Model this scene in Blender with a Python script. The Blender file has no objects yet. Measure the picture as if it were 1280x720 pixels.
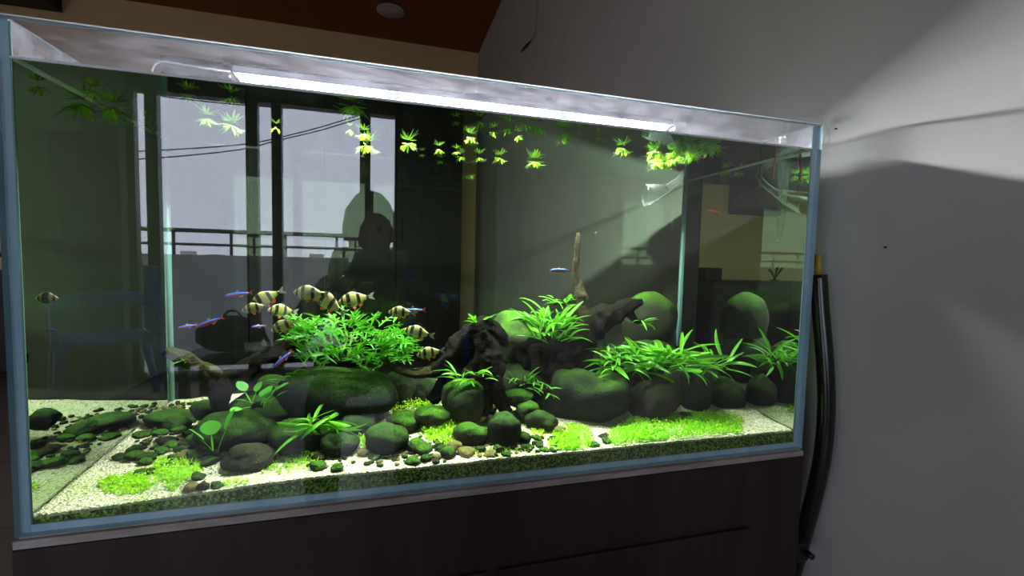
import bpy, bmesh, math, random
from mathutils import Vector, Matrix, noise
sc = bpy.context.scene
COL = sc.collection
# ------------------------------------------------------------------ camera
# world frame: z = 0 is the underside of the tank, y = 0 its front face, x = 0 its left end (metres)
FLOOR, CEIL = -0.60, 2.48
WALLX, BACKY, WINY, LEFTX = 1.31, 4.02, -3.10, -5.2
CF = 555.0
CC = Vector((0.432, -0.653, 0.348))
yaw, pit, rol = 0.271, 0.062, 0.024
fwd = Vector((math.sin(yaw)*math.cos(pit), math.cos(yaw)*math.cos(pit), -math.sin(pit)))
rt = Vector((math.cos(yaw), -math.sin(yaw), 0)); up = rt.cross(fwd)
RR = math.cos(rol)*rt + math.sin(rol)*up
UU = -math.sin(rol)*rt + math.cos(rol)*up
cam = bpy.data.cameras.new('camera'); camo = bpy.data.objects.new('camera', cam); COL.objects.link(camo)
cam.sensor_width = 36; cam.lens = CF/1280*36; cam.clip_start = 0.004; cam.clip_end = 500
m = Matrix((RR, UU, -fwd)).transposed().to_4x4(); m.translation = CC
camo.matrix_world = m
sc.camera = camo
# ------------------------------------------------------------------ world, exposure
SKY = 5.4
w = bpy.data.worlds.new('world'); sc.world = w; w.use_nodes = True
bg = w.node_tree.nodes['Background']
bg.inputs[0].default_value = (0.76, 0.83, 1.0, 1); bg.inputs[1].default_value = SKY
LED = 400.0
vs = sc.view_settings
vs.view_transform = 'Standard'; vs.look = 'None'; vs.gamma = 1; vs.use_curve_mapping = False; vs.exposure = 0.0
cy = sc.cycles
cy.max_bounces = 10; cy.transparent_max_bounces = 40; cy.glossy_bounces = 6; cy.diffuse_bounces = 4
cy.sample_clamp_indirect = 4.0; cy.caustics_reflective = False; cy.caustics_refractive = False
# daylight enters by the balcony door and an added second one: a portal guides the sky's rays through the opening
for px_, pw_ in ((-0.41, 1.85), (-3.7, 2.3)):
    pl = bpy.data.lights.new('door_portal', 'AREA'); pl.shape = 'RECTANGLE'; pl.size = pw_; pl.size_y = 2.1
    pl.cycles.is_portal = True
    po = bpy.data.objects.new('door_portal', pl); COL.objects.link(po)
    po.location = (px_, WINY-0.14, 0.45); po.rotation_euler = (math.radians(90), 0, 0)

# ------------------------------------------------------------------ helpers
def ray(x, y): return fwd + RR*((x-640)/CF) + UU*((360-y)/CF)
def at(x, y, axis, val):
    d = ray(x, y); return CC + d*((val-CC[axis])/d[axis])
def pz(p): return (Vector(p)-CC).dot(fwd)/CF          # metres per pixel at a point
def tag(o, label=None, cat=None, group=None, kind=None):
    if label: o['label'] = label
    if cat: o['category'] = cat
    if group: o['group'] = group
    if kind: o['kind'] = kind
    return o
def empty(name, loc, label=None, cat=None, group=None, rot=(0, 0, 0), scale=1):
    o = bpy.data.objects.new(name, None); COL.objects.link(o)
    o.location = loc; o.rotation_euler = rot; o.scale = (scale,)*3; o.empty_display_size = .02
    return tag(o, label, cat, group)
def obj(name, me, mat=None, parent=None, smooth=True):
    if isinstance(me, bmesh.types.BMesh):
        b = me; me = bpy.data.meshes.new(name); b.to_mesh(me); b.free()
    if mat is not None:
        if len(me.materials): me.materials.clear()
        for q in (mat if isinstance(mat, (list, tuple)) else [mat]): me.materials.append(q)
    if smooth and len(me.polygons): me.polygons.foreach_set('use_smooth', [True]*len(me.polygons))
    o = bpy.data.objects.new(name, me); COL.objects.link(o)
    if parent: o.parent = parent
    return o
def bm_box(bm, a, b, bev=0):
    a, b = Vector(a), Vector(b)
    r = bmesh.ops.create_cube(bm, size=1)
    vv = r['verts']
    for v in vv: v.co = Vector((a[i]+(v.co[i]+.5)*(b[i]-a[i]) for i in range(3)))
    if bev:
        ee = list({e for v in vv for e in v.link_edges})
        bmesh.ops.bevel(bm, geom=ee, offset=bev, segments=2, affect='EDGES', profile=.5)
    return vv
def box(name, a, b, mat, parent=None, bev=0):
    bm = bmesh.new(); bm_box(bm, a, b, bev); return obj(name, bm, mat, parent, False)
def catmull(pts, n=6):
    out = []
    P = [pts[0]] + list(pts) + [pts[-1]]
    for i in range(1, len(P)-2):
        p0, p1, p2, p3 = (Vector(P[i+k]) for k in (-1, 0, 1, 2))
        for j in range(n):
            t = j/n
            out.append(.5*((2*p1)+(-p0+p2)*t+(2*p0-5*p1+4*p2-p3)*t*t+(-p0+3*p1-3*p2+p3)*t**3))
    out.append(Vector(pts[-1])); return out
def bm_tube(bm, pts, rad, seg=10, n=6, rough=0, seed=0, cap=True, freq=30, flat=1.0):
    """pts: control points; rad: one radius or a list (one per control point)"""
    if not isinstance(rad, (list, tuple)): rad = [rad]*len(pts)
    c = catmull([Vector(p) for p in pts], n)
    rr = [q.x for q in catmull([Vector((r, 0, 0)) for r in rad], n)]
    rings = []; prev = None
    for i, p in enumerate(c):
        t = (c[min(i+1, len(c)-1)]-c[max(i-1, 0)])
        t = t.normalized() if t.length > 1e-9 else Vector((0, 0, 1))
        if prev is None:
            nrm = t.orthogonal().normalized()
        else:
            nrm = (prev - t*prev.dot(t)); nrm = nrm.normalized() if nrm.length > 1e-6 else t.orthogonal().normalized()
        prev = nrm; bn = t.cross(nrm)
        ring = []
        for k in range(seg):
            a = 2*math.pi*k/seg
            d = nrm*math.cos(a) + bn*math.sin(a)*flat
            r = rr[i]
            if rough:
                q = (p+d*r)*freq+Vector((seed*7.1, 0, 0))
                r *= 1+rough*(noise.noise(q)+.5*noise.noise(q*2.3)+.35*math.sin(a*5+noise.noise(p*12)*5))
            ring.append(bm.verts.new(p+d*r))
        rings.append(ring)
    for a, b in zip(rings, rings[1:]):
        for k in range(seg): bm.faces.new((a[k], a[(k+1) % seg], b[(k+1) % seg], b[k]))
    if cap:
        bm.faces.new(list(reversed(rings[0]))); bm.faces.new(rings[-1])
def tube(name, pts, rad, mat, parent=None, **k):
    bm = bmesh.new(); bm_tube(bm, pts, rad, **k); return obj(name, bm, mat, parent)
def lathe(name, prof, mat, parent=None, seg=24):
    bm = bmesh.new(); rings = []
    for r, z in prof: rings.append([bm.verts.new((r*math.cos(2*math.pi*k/seg), r*math.sin(2*math.pi*k/seg), z)) for k in range(seg)])
    for a, b in zip(rings, rings[1:]):
        for k in range(seg): bm.faces.new((a[k], a[(k+1) % seg], b[(k+1) % seg], b[k]))
    bm.faces.new(list(reversed(rings[0]))); bm.faces.new(rings[-1])
    return obj(name, bm, mat, parent)

# ------------------------------------------------------------------ materials
class NT:
    def __init__(s, name):
        s.m = bpy.data.materials.new(name); s.m.use_nodes = True; s.t = s.m.node_tree; s.t.nodes.clear()
        s.out = s.n('ShaderNodeOutputMaterial')
    def n(s, k, **kw):
        x = s.t.nodes.new(k)
        for a, v in kw.items(): setattr(x, a, v)
        return x
    def l(s, a, b): s.t.links.new(a, b)
    def surf(s, a): s.l(a, s.out.inputs[0]); return s.m
    def math(s, op, a, b=None, clamp=False):
        x = s.n('ShaderNodeMath', operation=op); x.use_clamp = clamp
        for i, v in enumerate((a, b)):
            if v is None: continue
            if isinstance(v, (int, float)): x.inputs[i].default_value = v
            else: s.l(v, x.inputs[i])
        return x.outputs[0]
    def coord(s, which='Object'): return s.n('ShaderNodeTexCoord').outputs[which]
    def noise(s, scale, detail=4, vec=None, rough=.55, vscale=None):
        x = s.n('ShaderNodeTexNoise'); x.inputs['Scale'].default_value = scale; x.inputs['Detail'].default_value = detail
        x.inputs['Roughness'].default_value = rough
        vec = vec or s.coord()
        if vscale:
            mp = s.n('ShaderNodeMapping'); mp.inputs['Scale'].default_value = vscale; s.l(vec, mp.inputs[0]); vec = mp.outputs[0]
        s.l(vec, x.inputs['Vector']); return x.outputs[0]
    def ramp(s, fac, stops, interp='LINEAR'):
        r = s.n('ShaderNodeValToRGB'); r.color_ramp.interpolation = interp
        e = r.color_ramp.elements
        while len(e) < len(stops): e.new(.5)
        for el, (p, c) in zip(e, stops):
            el.position = p; el.color = (*c, 1) if len(c) == 3 else c
        s.l(fac, r.inputs[0]); return r.outputs[0]
    def mixc(s, f, a, b):
        x = s.n('ShaderNodeMix', data_type='RGBA')
        for k, v in ((0, f), (6, a), (7, b)):
            if isinstance(v, (int, float)): x.inputs[k].default_value = v
            elif isinstance(v, tuple): x.inputs[k].default_value = (*v, 1)
            else: s.l(v, x.inputs[k])
        return x.outputs[2]
    def mixs(s, f, a, b):
        x = s.n('ShaderNodeMixShader')
        if isinstance(f, (int, float)): x.inputs[0].default_value = f
        else: s.l(f, x.inputs[0])
        s.l(a, x.inputs[1]); s.l(b, x.inputs[2]); return x.outputs[0]
    def bsdf(s, col, rough=.6, spec=.5, metal=0, bump=None, bstr=.3, bdist=.01):
        b = s.n('ShaderNodeBsdfPrincipled')
        if isinstance(col, tuple): b.inputs['Base Color'].default_value = (*col, 1)
        else: s.l(col, b.inputs['Base Color'])
        b.inputs['Roughness'].default_value = rough; b.inputs['Metallic'].default_value = metal
        b.inputs['Specular IOR Level'].default_value = spec
        if bump is not None:
            q = s.n('ShaderNodeBump'); q.inputs['Strength'].default_value = bstr; q.inputs['Distance'].default_value = bdist
            s.l(bump, q.inputs['Height']); s.l(q.outputs[0], b.inputs['Normal'])
        return b.outputs[0]
    def transp(s, c=(1, 1, 1)):
        x = s.n('ShaderNodeBsdfTransparent'); x.inputs[0].default_value = (*c, 1); return x.outputs[0]
    def gloss(s, c=(1, 1, 1), r=0.0):
        x = s.n('ShaderNodeBsdfGlossy'); x.inputs[0].default_value = (*c, 1); x.inputs['Roughness'].default_value = r; return x.outputs[0]

def simple(name, c, c2=None, scale=20, rough=.6, spec=.5, metal=0, bump=0, bscale=None, vscale=None, bdist=.005):
    t = NT(name)
    f = t.noise(scale, 5, vscale=vscale)
    col = t.mixc(t.ramp(f, [(.35, (0, 0, 0)), (.65, (1, 1, 1))]), c, c2) if c2 else c
    b = t.noise(bscale or scale*3, 5, vscale=vscale) if bump else None
    return t.surf(t.bsdf(col, rough, spec, metal, b, bump, bdist))

def pane_mat(name, r0, tint=(1, 1, 1), fog=0, fogz=None, fogscale=30, streak=(1, 1, 1)):
    """clear flat glass: straight-through light, Schlick reflection; optional water-stain film above the waterline"""
    t = NT(name)
    lw = t.n('ShaderNodeLayerWeight'); lw.inputs[0].default_value = .5
    fr = t.math('ADD', t.math('MULTIPLY', t.math('POWER', lw.outputs['Facing'], 5.0), 1-r0), r0)
    s = t.mixs(fr, t.transp(tint), t.gloss())
    if fog:
        d = t.n('ShaderNodeBsdfDiffuse'); d.inputs[0].default_value = (.82, .79, .90, 1)
        tr = t.n('ShaderNodeBsdfTranslucent'); tr.inputs[0].default_value = (.82, .79, .90, 1)
        film = t.mixs(.55, d.outputs[0], tr.outputs[0])
        sep = t.n('ShaderNodeSeparateXYZ'); t.l(t.coord(), sep.inputs[0])
        up_ = t.math('GREATER_THAN', sep.outputs[2], fogz)
        nz = t.ramp(t.noise(fogscale, 8, rough=.7, vscale=streak), [(.32, (.12,)*3), (.72, (1,)*3)])
        s = t.mixs(t.math('MULTIPLY', t.math('MULTIPLY', nz, up_), fog), s, film)
    return t.surf(s)

WL = 0.568                      # waterline
M = {}
M['pane_front_out'] = pane_mat('front_glass_face', .084)
M['pane_in'] = pane_mat('inner_glass_face', .004)
M['pane_front_in'] = pane_mat('front_glass_stained', .004, fog=.22, fogz=WL, fogscale=9, streak=(2, 8, 8))
M['pane_side_in'] = pane_mat('side_glass_fogged', .01, fog=.8, fogz=WL, fogscale=14)
M['pane_back_out'] = pane_mat('back_glass_face', .03, tint=(.86, .93, .88))
M['pane_side_out'] = pane_mat('side_glass_face', .05)
M['clear'] = pane_mat('clear_glass', .07)
M['window_glass'] = pane_mat('window_glass', .03)
t = NT('glass_edge_glow_tint'); M['edge'] = t.surf(t.bsdf(t.mixc(t.ramp(t.noise(25, 3, vscale=(1, 1, .25)), [(.3, (0,)*3), (.7, (1,)*3)]), (.30, .52, .62), (.46, .66, .74)), .25))  # bright teal stands in for the glow of light guided inside the glass
t = NT('silicone_bead'); M['silicone'] = t.surf(t.bsdf((.22, .44, .40), .3))
def water_mat(name, ior, tint=(1, 1, 1), rough=0.0, mirror=(1, 1, 1)):
    t = NT(name)
    fr = t.n('ShaderNodeFresnel'); fr.inputs[0].default_value = ior
    return t.surf(t.mixs(fr.outputs[0], t.transp(tint), t.gloss(mirror, rough)))
M['water_top'] = water_mat('water_surface', 1.22, rough=.035, mirror=(.85, .92, .9))
# below the waterline the end panes reflect totally beyond the critical angle, from either side
t = NT('water_side'); lw = t.n('ShaderNodeLayerWeight'); lw.inputs[0].default_value = .5
mr = t.n('ShaderNodeMapRange'); mr.inputs[1].default_value = .09; mr.inputs[2].default_value = .17; mr.inputs[3].default_value = .04; mr.inputs[4].default_value = 1.0
t.l(lw.outputs['Facing'], mr.inputs[0])
M['water_side'] = t.surf(t.mixs(mr.outputs[0], t.transp((.9, .97, .88)), t.gloss((.72, .84, .70))))
t = NT('water_face'); lw = t.n('ShaderNodeLayerWeight'); lw.inputs[0].default_value = .5
mr = t.n('ShaderNodeMapRange'); mr.inputs[1].default_value = .37; mr.inputs[2].default_value = .45; mr.inputs[3].default_value = .003; mr.inputs[4].default_value = 1.0
t.l(lw.outputs['Facing'], mr.inputs[0])
M['water_face'] = t.surf(t.mixs(mr.outputs[0], t.transp((.89, .97, .83)), t.gloss()))
t = NT('meniscus'); M['meniscus'] = t.surf(t.mixs(.9, t.transp(), t.bsdf((.92, .95, .94), .3)))

# tubes of clear lab glass: bright along their rims
t = NT('lab_glass')
lw = t.n('ShaderNodeLayerWeight'); lw.inputs[0].default_value = .5
M['lab_glass'] = t.surf(t.mixs(t.math('ADD', t.math('MULTIPLY', t.math('POWER', lw.outputs['Facing'], 2.5), .8), .05), t.transp((.95, .98, .96)), t.mixs(.35, t.gloss((.9, .97, .94), .05), t.bsdf((.7, .8, .75), .3))))

# ------------------------------------------------------------------ room shell
M['wall_r'] = simple('wall_paint_grey', (.66, .64, .61), (.62, .60, .57), 6, .75, .2, bump=.05, bscale=60)
M['wall_b'] = simple('wall_paint_beige', (.90, .67, .35), (.86, .64, .33), 4, .8, .2, bump=.05, bscale=60)
M['ceil'] = simple('ceiling_brown_paint', (.36, .11, .035), (.33, .10, .03), 3, .7, .2)
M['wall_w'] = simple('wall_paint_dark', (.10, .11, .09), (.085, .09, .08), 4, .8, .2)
t = NT('floor_tiles')
br = t.n('ShaderNodeTexBrick'); br.offset = 0; br.inputs['Scale'].default_value = 1; br.inputs['Brick Width'].default_value = .6; br.inputs['Row Height'].default_value = .6
br.inputs['Mortar Size'].default_value = .003; br.inputs[1].default_value = (.27, .25, .23, 1); br.inputs[2].default_value = (.25, .23, .21, 1); br.inputs[3].default_value = (.1, .1, .1, 1)
t.l(t.coord(), br.inputs[0]); M['floor'] = t.surf(t.bsdf(br.outputs[0], .3))
def struct(o): o['kind'] = 'structure'; return o
struct(box('floor', (LEFTX, WINY-.02, FLOOR-.1), (WALLX, BACKY, FLOOR), M['floor']))
struct(box('ceiling', (LEFTX-.1, WINY-.12, CEIL), (WALLX+.1, BACKY+.1, CEIL+.1), M['ceil']))
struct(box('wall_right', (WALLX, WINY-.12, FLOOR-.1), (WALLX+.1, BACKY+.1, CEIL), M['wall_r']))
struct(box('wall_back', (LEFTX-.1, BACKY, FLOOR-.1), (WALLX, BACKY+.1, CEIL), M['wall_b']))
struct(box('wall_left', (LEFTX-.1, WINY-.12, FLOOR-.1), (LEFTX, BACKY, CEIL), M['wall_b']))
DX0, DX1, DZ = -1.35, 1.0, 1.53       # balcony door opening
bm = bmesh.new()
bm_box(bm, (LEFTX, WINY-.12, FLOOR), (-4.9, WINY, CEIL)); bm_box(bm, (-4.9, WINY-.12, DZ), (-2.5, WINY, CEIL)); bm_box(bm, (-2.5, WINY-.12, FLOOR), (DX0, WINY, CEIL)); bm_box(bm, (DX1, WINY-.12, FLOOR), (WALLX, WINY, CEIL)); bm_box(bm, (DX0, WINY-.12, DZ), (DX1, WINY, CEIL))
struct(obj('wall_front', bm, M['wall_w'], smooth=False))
# dark panel high on the back wall
M['dwood'] = simple('dark_wood', (.030, .019, .013), (.018, .011, .008), 3, .45, .4, bump=.1, bscale=40, vscale=(14, 14, 1))
pa = at(75, 14, 1, BACKY-.03)
o = empty('wall_cabinet', (pa.x-.45, BACKY-.2, pa.z), 'dark brown wooden box high on the beige back wall', 'cabinet')
bm = bmesh.new(); bm_box(bm, (-.45, -.0, 0), (.45, .198, CEIL-pa.z-.002), .004); obj('box_body', bm, M['dwood'], o, False)
for k in (-1, 1): box('box_door', (k*.225-.215, -.012, .01), (k*.225+.215, -.0005, CEIL-pa.z-.012), M['dwood'], o, .002)
# ceiling lamp
lp = at(488, 13, 2, CEIL)
M['lampw'] = simple('opal_plastic', (.55, .45, .40), rough=.4)
M['white'] = simple('white_plastic', (.7, .7, .7), rough=.4)
o = empty('ceiling_lamp', (lp.x, lp.y, CEIL), 'round ceiling lamp, unlit, on the brown ceiling', 'lamp')
lathe('lamp_base', [(.10, -.012), (.115, -.008), (.115, -.0005), (.1, -.0002)], M['white'], o)
lathe('lamp_diffuser', [(.002, -.035), (.05, -.032), (.085, -.022), (.1, -.0125), (.09, -.0122)], M['lampw'], o)
# cable hanging on the right wall
M['cable_w'] = simple('cable_white', (.45, .38, .33), rough=.5); M['black'] = simple('black_plastic', (.008, .008, .008), rough=.4)
h = [at(x, y, 0, WALLX-.012) for x, y in ((672, -30), (671, 0), (670, 20), (669, 40), (664, 50), (657, 58), (651, 65))]
h[0].z = CEIL-.001
o = empty('hanging_cable', h[0], 'loose pale cable with a black end hanging on the right wall', 'cable')
q = [p-h[0] for p in h]
tube('wire', q[:5], .004, M['cable_w'], o, seg=6); tube('cable_end', q[4:], [.003, .009, .003], M['black'], o, seg=6)
for x, y in ((1046, 161), (1108, 309)):
    p = at(x, y, 0, WALLX-.001)
    bm = bmesh.new(); bm_tube(bm, [p+Vector((.001, 0, 0)), p-Vector((.002, 0, 0)), p-Vector((.0035, 0, 0))], [.0012, .0012, .0022], seg=8, n=2)
    tag(obj('wall_nail', bm, M['black']), 'tiny dark nail head in the grey right wall', 'nail', 'nails in the right wall')
# ------------------------------------------------------------------ balcony door, balcony, city (seen mirrored in the front pane, save the added door)
M['alu'] = simple('dark_aluminium', (.035, .04, .035), rough=.4, metal=.3)
M['plaster'] = simple('parapet_plaster', (.80, .82, .80), (.72, .74, .72), 3, .9)
M['rail'] = simple('rail_paint', (.05, .05, .06), rough=.4)
dr = struct(empty('door_1', (DX0, WINY-.06, FLOOR)))
def fr(name, x0, x1, z0, z1, y0=-.03, y1=.03, mat='alu'):
    return box(name, (x0-DX0, y0, z0-FLOOR), (x1-DX0, y1, z1-FLOOR), M[mat], dr)
fr('frame_head', DX0, DX1, DZ-.05, DZ-.001, -.05, .05); fr('frame_sill', DX0, DX1, FLOOR+.001, FLOOR+.05, -.05, .05)
for a, b in ((DX0+.001, DX0+.045), (-1.24, -1.165), (-.606, -.525), (-.432, -.363), (.202, .282), (.48, .55), (DX1-.05, DX1-.001)): fr('frame_post', a, b, FLOOR+.05, DZ-.05)
for a, b in ((DX0+.046, -1.241), (-1.164, -.607), (-.524, -.433), (-.362, .201), (.283, .479)): fr('glass_pane', a, b, FLOOR+.05, DZ-.05, -.004, .004, 'window_glass')
d2 = struct(empty('door_added', (-4.9, WINY-.06, FLOOR)))  # unseen door, added to let more daylight reach the back wall and ceiling
for a, b, c, d in ((0, 2.4, DZ-FLOOR-.05, DZ-FLOOR-.001), (0, 2.4, .001, .05)): box('frame_rail', (a, -.04, c), (b, .04, d), M['alu'], d2)
for a in (.001, 1.17, 2.34): box('frame_post', (a, -.03, .05), (a+.058, .03, DZ-FLOOR-.05), M['alu'], d2)
for a in (.06, 1.23): box('glass_pane', (a, -.004, .05), (a+1.109, .004, DZ-FLOOR-.05), M['window_glass'], d2)
# balcony
struct(box('floor_balcony', (-5.3, -4.6, FLOOR-.12), (1.6, WINY-.13, FLOOR-.02), M['plaster']))
bm = bmesh.new(); bm_box(bm, (-5.3, -4.42, FLOOR-.02), (-.05, -4.30, .33)); struct(obj('wall_parapet', bm, M['plaster'], smooth=False))
rl = empty('balcony_railing', (-.8, -4.36, FLOOR), 'dark metal balcony railing on grey parapet, mirrored in front glass', 'railing')
def rb(n, a, b, r): return tube(n, [Vector(a)-rl.location, Vector(b)-rl.location], r, M['rail'], rl, seg=6, n=1)
rb('top_rail', (-5.2, -4.36, .565), (1.6, -4.36, .565), .022); rb('mid_rail', (-5.2, -4.36, .43), (1.6, -4.36, .43), .014)
rb('low_rail', (-.05, -4.36, .20), (1.6, -4.36, .20), .014); rb('low_rail', (-.05, -4.36, -.1), (1.6, -4.36, -.1), .014)
for k in range(11): x = -5.0+k*.49; rb('rail_post', (x, -4.36, .331), (x, -4.36, .555), .014)
for k in range(11): x = .03+k*.15; rb('rail_post', (x, -4.36, FLOOR-.02), (x, -4.36, .555), .01)
struct(box('ground_city', (-150, -260, -32), (150, -20, -31), simple('city_ground', (.50, .47, .44), (.36, .40, .32), .05)))
M['bld'] = [simple('city_wall_%s' % n, c, rough=.9) for n, c in (('cream', (.50, .45, .42)), ('pink', (.46, .36, .34)), ('white', (.58, .57, .58)), ('grey', (.38, .38, .4)))]
M['bwin'] = simple('city_window', (.12, .14, .17), rough=.3)
random.seed(4)
lab = ['cream', 'pinkish', 'white', 'grey']
for k in range(26):
    x = -52+k*4.1+random.uniform(-1, 1); y = -(62+(k*37 % 8)*9); wd = random.uniform(3, 6); top = .35-random.uniform(.0, 3.0)*(abs(y)/70)
    i = k % 4
    o = empty('city_building', (x, y, -31), lab[i]+' apartment block in the hazy city beyond the balcony', 'building', lab[i]+' far city blocks')
    bm = bmesh.new(); bm_box(bm, (-wd, -3, 0), (wd, 3, top+31)); bm_box(bm, (-wd*.4, -1, top+31), (wd*.2, 1, top+32.2)); obj('block', bm, M['bld'][i], o, False)
    for a in range(3):
        box('window', (-wd*.8+a*wd*.6, 2.99, top+28.6), (-wd*.8+a*wd*.6+1.1, 3.05, top+30), M['bwin'], o)
# overhead wires beyond the balcony
for k, pl_ in enumerate((((150, 112), (215, 122), (300, 131), (380, 136), (470, 139)), ((150, 190), (215, 187), (300, 181), (340, 174), (400, 159), (455, 142), (500, 128)), ((150, 200), (215, 196), (300, 187), (345, 176), (400, 163), (450, 148), (500, 135)))):
    pts = [at(x, y, 1, 8.0+.3*k) for x, y in pl_]
    for p in pts: p.y = -p.y                 # they hang outside, beyond the balcony
    tag(tube('overhead_wire', pts, .011, M['black'], seg=5, n=3), ('upper nearly level', 'upper sloping', 'lower sloping')[k]+' black overhead wire against the sky, mirrored in the glass', 'wire')
# curtain beside the door
def curtain(name, x0, x1, z0, z1, y, mat, label):
    bm = bmesh.new(); n = 60; rows = []
    for s, off in ((0, 0), (1, .006)):
        rows.append([[bm.verts.new((x0+(x1-x0)*i/n, y+off+.022*math.sin(i*.9+j*.1)+.01*math.sin(i*.37), z0+(z1-z0)*j/4)) for i in range(n+1)] for j in range(5)])
    for g in rows:
        for j in range(4):
            for i in range(n): bm.faces.new((g[j][i], g[j][i+1], g[j+1][i+1], g[j+1][i]))
    return tag(obj(name, bm, mat), label, 'curtain')
M['curt'] = simple('curtain_navy', (.012, .02, .03), rough=.95); M['curtg'] = simple('curtain_grey', (.28, .28, .27), rough=.95)
curtain('curtain', .47, .97, FLOOR+.02, DZ+.1, WINY+.06, M['curt'], 'dark navy drawn curtain beside the balcony door, mirrored')
curtain('curtain', DX0-.42, DX0+.03, FLOOR+.02, DZ+.1, WINY+.06, M['curtg'], 'grey gathered curtain at the door edge, mirrored')

# blue plastic chairs
M['blue'] = simple('blue_plastic', (.03, .09, .95), rough=.35)
def make_chair():
    r = empty('plastic_chair', (0, 0, 0))
    bm = bmesh.new(); bm_box(bm, (-.22, -.2, .42), (.22, .22, .445), .01); obj('seat', bm, M['blue'], r, False)
    bm = bmesh.new()
    bm_box(bm, (-.215, -.228, .44), (.215, -.206, .74), .008); bm_box(bm, (-.215, -.228, .80), (.215, -.206, .86), .008)
    for x0, x1 in ((-.215, -.09), (-.07, -.015), (.015, .07), (.09, .215)): bm_box(bm, (x0, -.228, .735), (x1, -.206, .805))
    obj('backrest', bm, M['blue'], r, False)
    for sx in (-1, 1):
        tube('armrest', [(sx*.235, -.22, .66), (sx*.25, 0, .665), (sx*.245, .2, .65), (sx*.235, .22, .6), (sx*.23, .22, .43)], .018, M['blue'], r, seg=8, flat=1.4)
        tube('leg', [(sx*.21, .2, .43), (sx*.235, .235, 0)], [.026, .018], M['blue'], r, seg=8, n=2)
        tube('leg', [(sx*.21, -.2, .43), (sx*.235, -.27, 0)], [.026, .018], M['blue'], r, seg=8, n=2)
    return r
def dup(root, loc, rz=0, label=None, cat=None, group=None, rot=None, scale=None):
    r = root.copy(); COL.objects.link(r); r.location = loc; r.rotation_euler = rot if rot else (0, 0, rz)
    if scale: r.scale = (scale,)*3
    tag(r, label, cat, group)
    for ch in list(root.children):
        c = ch.copy(); COL.objects.link(c); c.parent = r
        for g in list(ch.children):
            d = g.copy(); COL.objects.link(d); d.parent = c
    return r
ch = make_chair()
tag(ch, 'blue plastic armchair near the grey curtain, mirrored in the glass', 'chair', 'blue plastic chairs'); ch.location = (-1.18, -2.50, FLOOR); ch.rotation_euler = (0, 0, 1.0)
dup(ch, (.70, -2.50, FLOOR), -1.05, 'blue plastic armchair before the navy curtain, mirrored in the glass', 'chair', 'blue plastic chairs')
so = empty('stool', (.37, -1.15, FLOOR), 'dark wooden stool under the person taking the picture', 'stool')
bm = bmesh.new(); bm_box(bm, (-.17, -.15, .37), (.17, .13, .40), .01); obj('seat', bm, M['dwood'], so, False)
for sx in (-1, 1):
    for sy in (-1, 1): tube('leg', [(sx*.13, sy*.11-.01, .369), (sx*.16, sy*.14-.01, 0)], [.018, .014], M['dwood'], so, seg=8, n=2)
    tube('stretcher', [(sx*.148, -.13, .15), (sx*.148, .11, .15)], .010, M['dwood'], so, seg=8, n=1)
# black bag on a low dark bench by the door
bn = empty('low_bench', (-.42, -2.62, FLOOR), 'low dark wooden bench by the balcony door, mirrored', 'bench')
box('bench_top', (-.40, -.2, .26), (.45, .2, .30), M['dwood'], bn, .004)
for x in (-.38, .38):
    for y in (-.17, .13): box('leg', (x, y, 0), (x+.05, y+.04, .259), M['dwood'], bn)
M['bagm'] = simple('black_fabric', (.010, .009, .011), rough=.9); M['bagr'] = simple('maroon_strap', (.10, .02, .03), rough=.8)
bg_ = empty('backpack', (-.56, -2.62, FLOOR+.301), 'black backpack slumped on the low bench, mirrored', 'bag')
bm = bmesh.new(); bmesh.ops.create_icosphere(bm, subdivisions=3, radius=1)
for v in bm.verts:
    n_ = noise.noise(v.co*2)*.12
    v.co = Vector((v.co.x*.2*(1+n_), v.co.y*.13*(1+n_), .12+v.co.z*.12*(1+n_)))
obj('bag_body', bm, M['bagm'], bg_)
tube('strap', [(.08, .1, .2), (.2, .12, .16), (.25, .12, .05), (.2, .1, .012)], .012, M['bagr'], bg_, seg=6); tube('carry_loop', [(-.05, 0, .23), (-.02, 0, .27), (.03, 0, .27), (.06, 0, .23)], .008, M['bagm'], bg_, seg=6)

# ------------------------------------------------------------------ back room furniture (seen through the tank) and an added dark cupboard
wd = empty('added_wardrobe', (-.95, 3.70, FLOOR), 'tall dark cupboard added for the darkness behind the tank', 'added_wardrobe')  # made-up dark piece that supplies the darkness seen through the back glass
WX = 2.02
box('added_wardrobe_body', (-.3, -.28, .05), (WX, .3, 2.45), M['dwood'], wd, .006); box('plinth', (-.28, -.25, 0), (WX-.02, .3, .05), M['black'], wd)
nd = 4
for k in range(nd):
    x0 = -.3+(WX+.3)*k/nd
    d = box('added_wardrobe_door', (x0+.004, -.302, .08), (x0+(WX+.3)/nd-.004, -.281, 2.43), M['dwood'], wd, .003)
    hx = x0+((WX+.3)/nd-.05 if k % 2 == 0 else .05)
    tube('handle', [(hx, -.312, 1.1), (hx, -.325, 1.12), (hx, -.325, 1.28), (hx, -.312, 1.3)], .006, M['alu'], d, seg=6)
sb = empty('sideboard', (-2.12, 3.55, FLOOR), 'long black sideboard in the back room, mirrored in the tank end', 'sideboard')
box('sideboard_body', (-.8, -.22, .06), (.75, .22, .78), M['dwood'], sb, .005)
for k in range(3): box('sideboard_door', (-.79+k*.515, -.24, .08), (-.79+k*.515+.5, -.221, .76), M['dwood'], sb, .003)
for x in (-.75, .68):
    for y in (-.18, .14): box('leg', (x, y, 0), (x+.05, y+.05, .06), M['black'], sb)
M['darkbox'] = simple('dark_cardboard', (.06, .035, .02), rough=.8)
tag(box('storage_box', (-1.62, 3.48, FLOOR+.781), (-1.40, 3.66, FLOOR+.92), M['darkbox'], None, .004), 'small brown box at the end of the sideboard', 'box')
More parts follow.
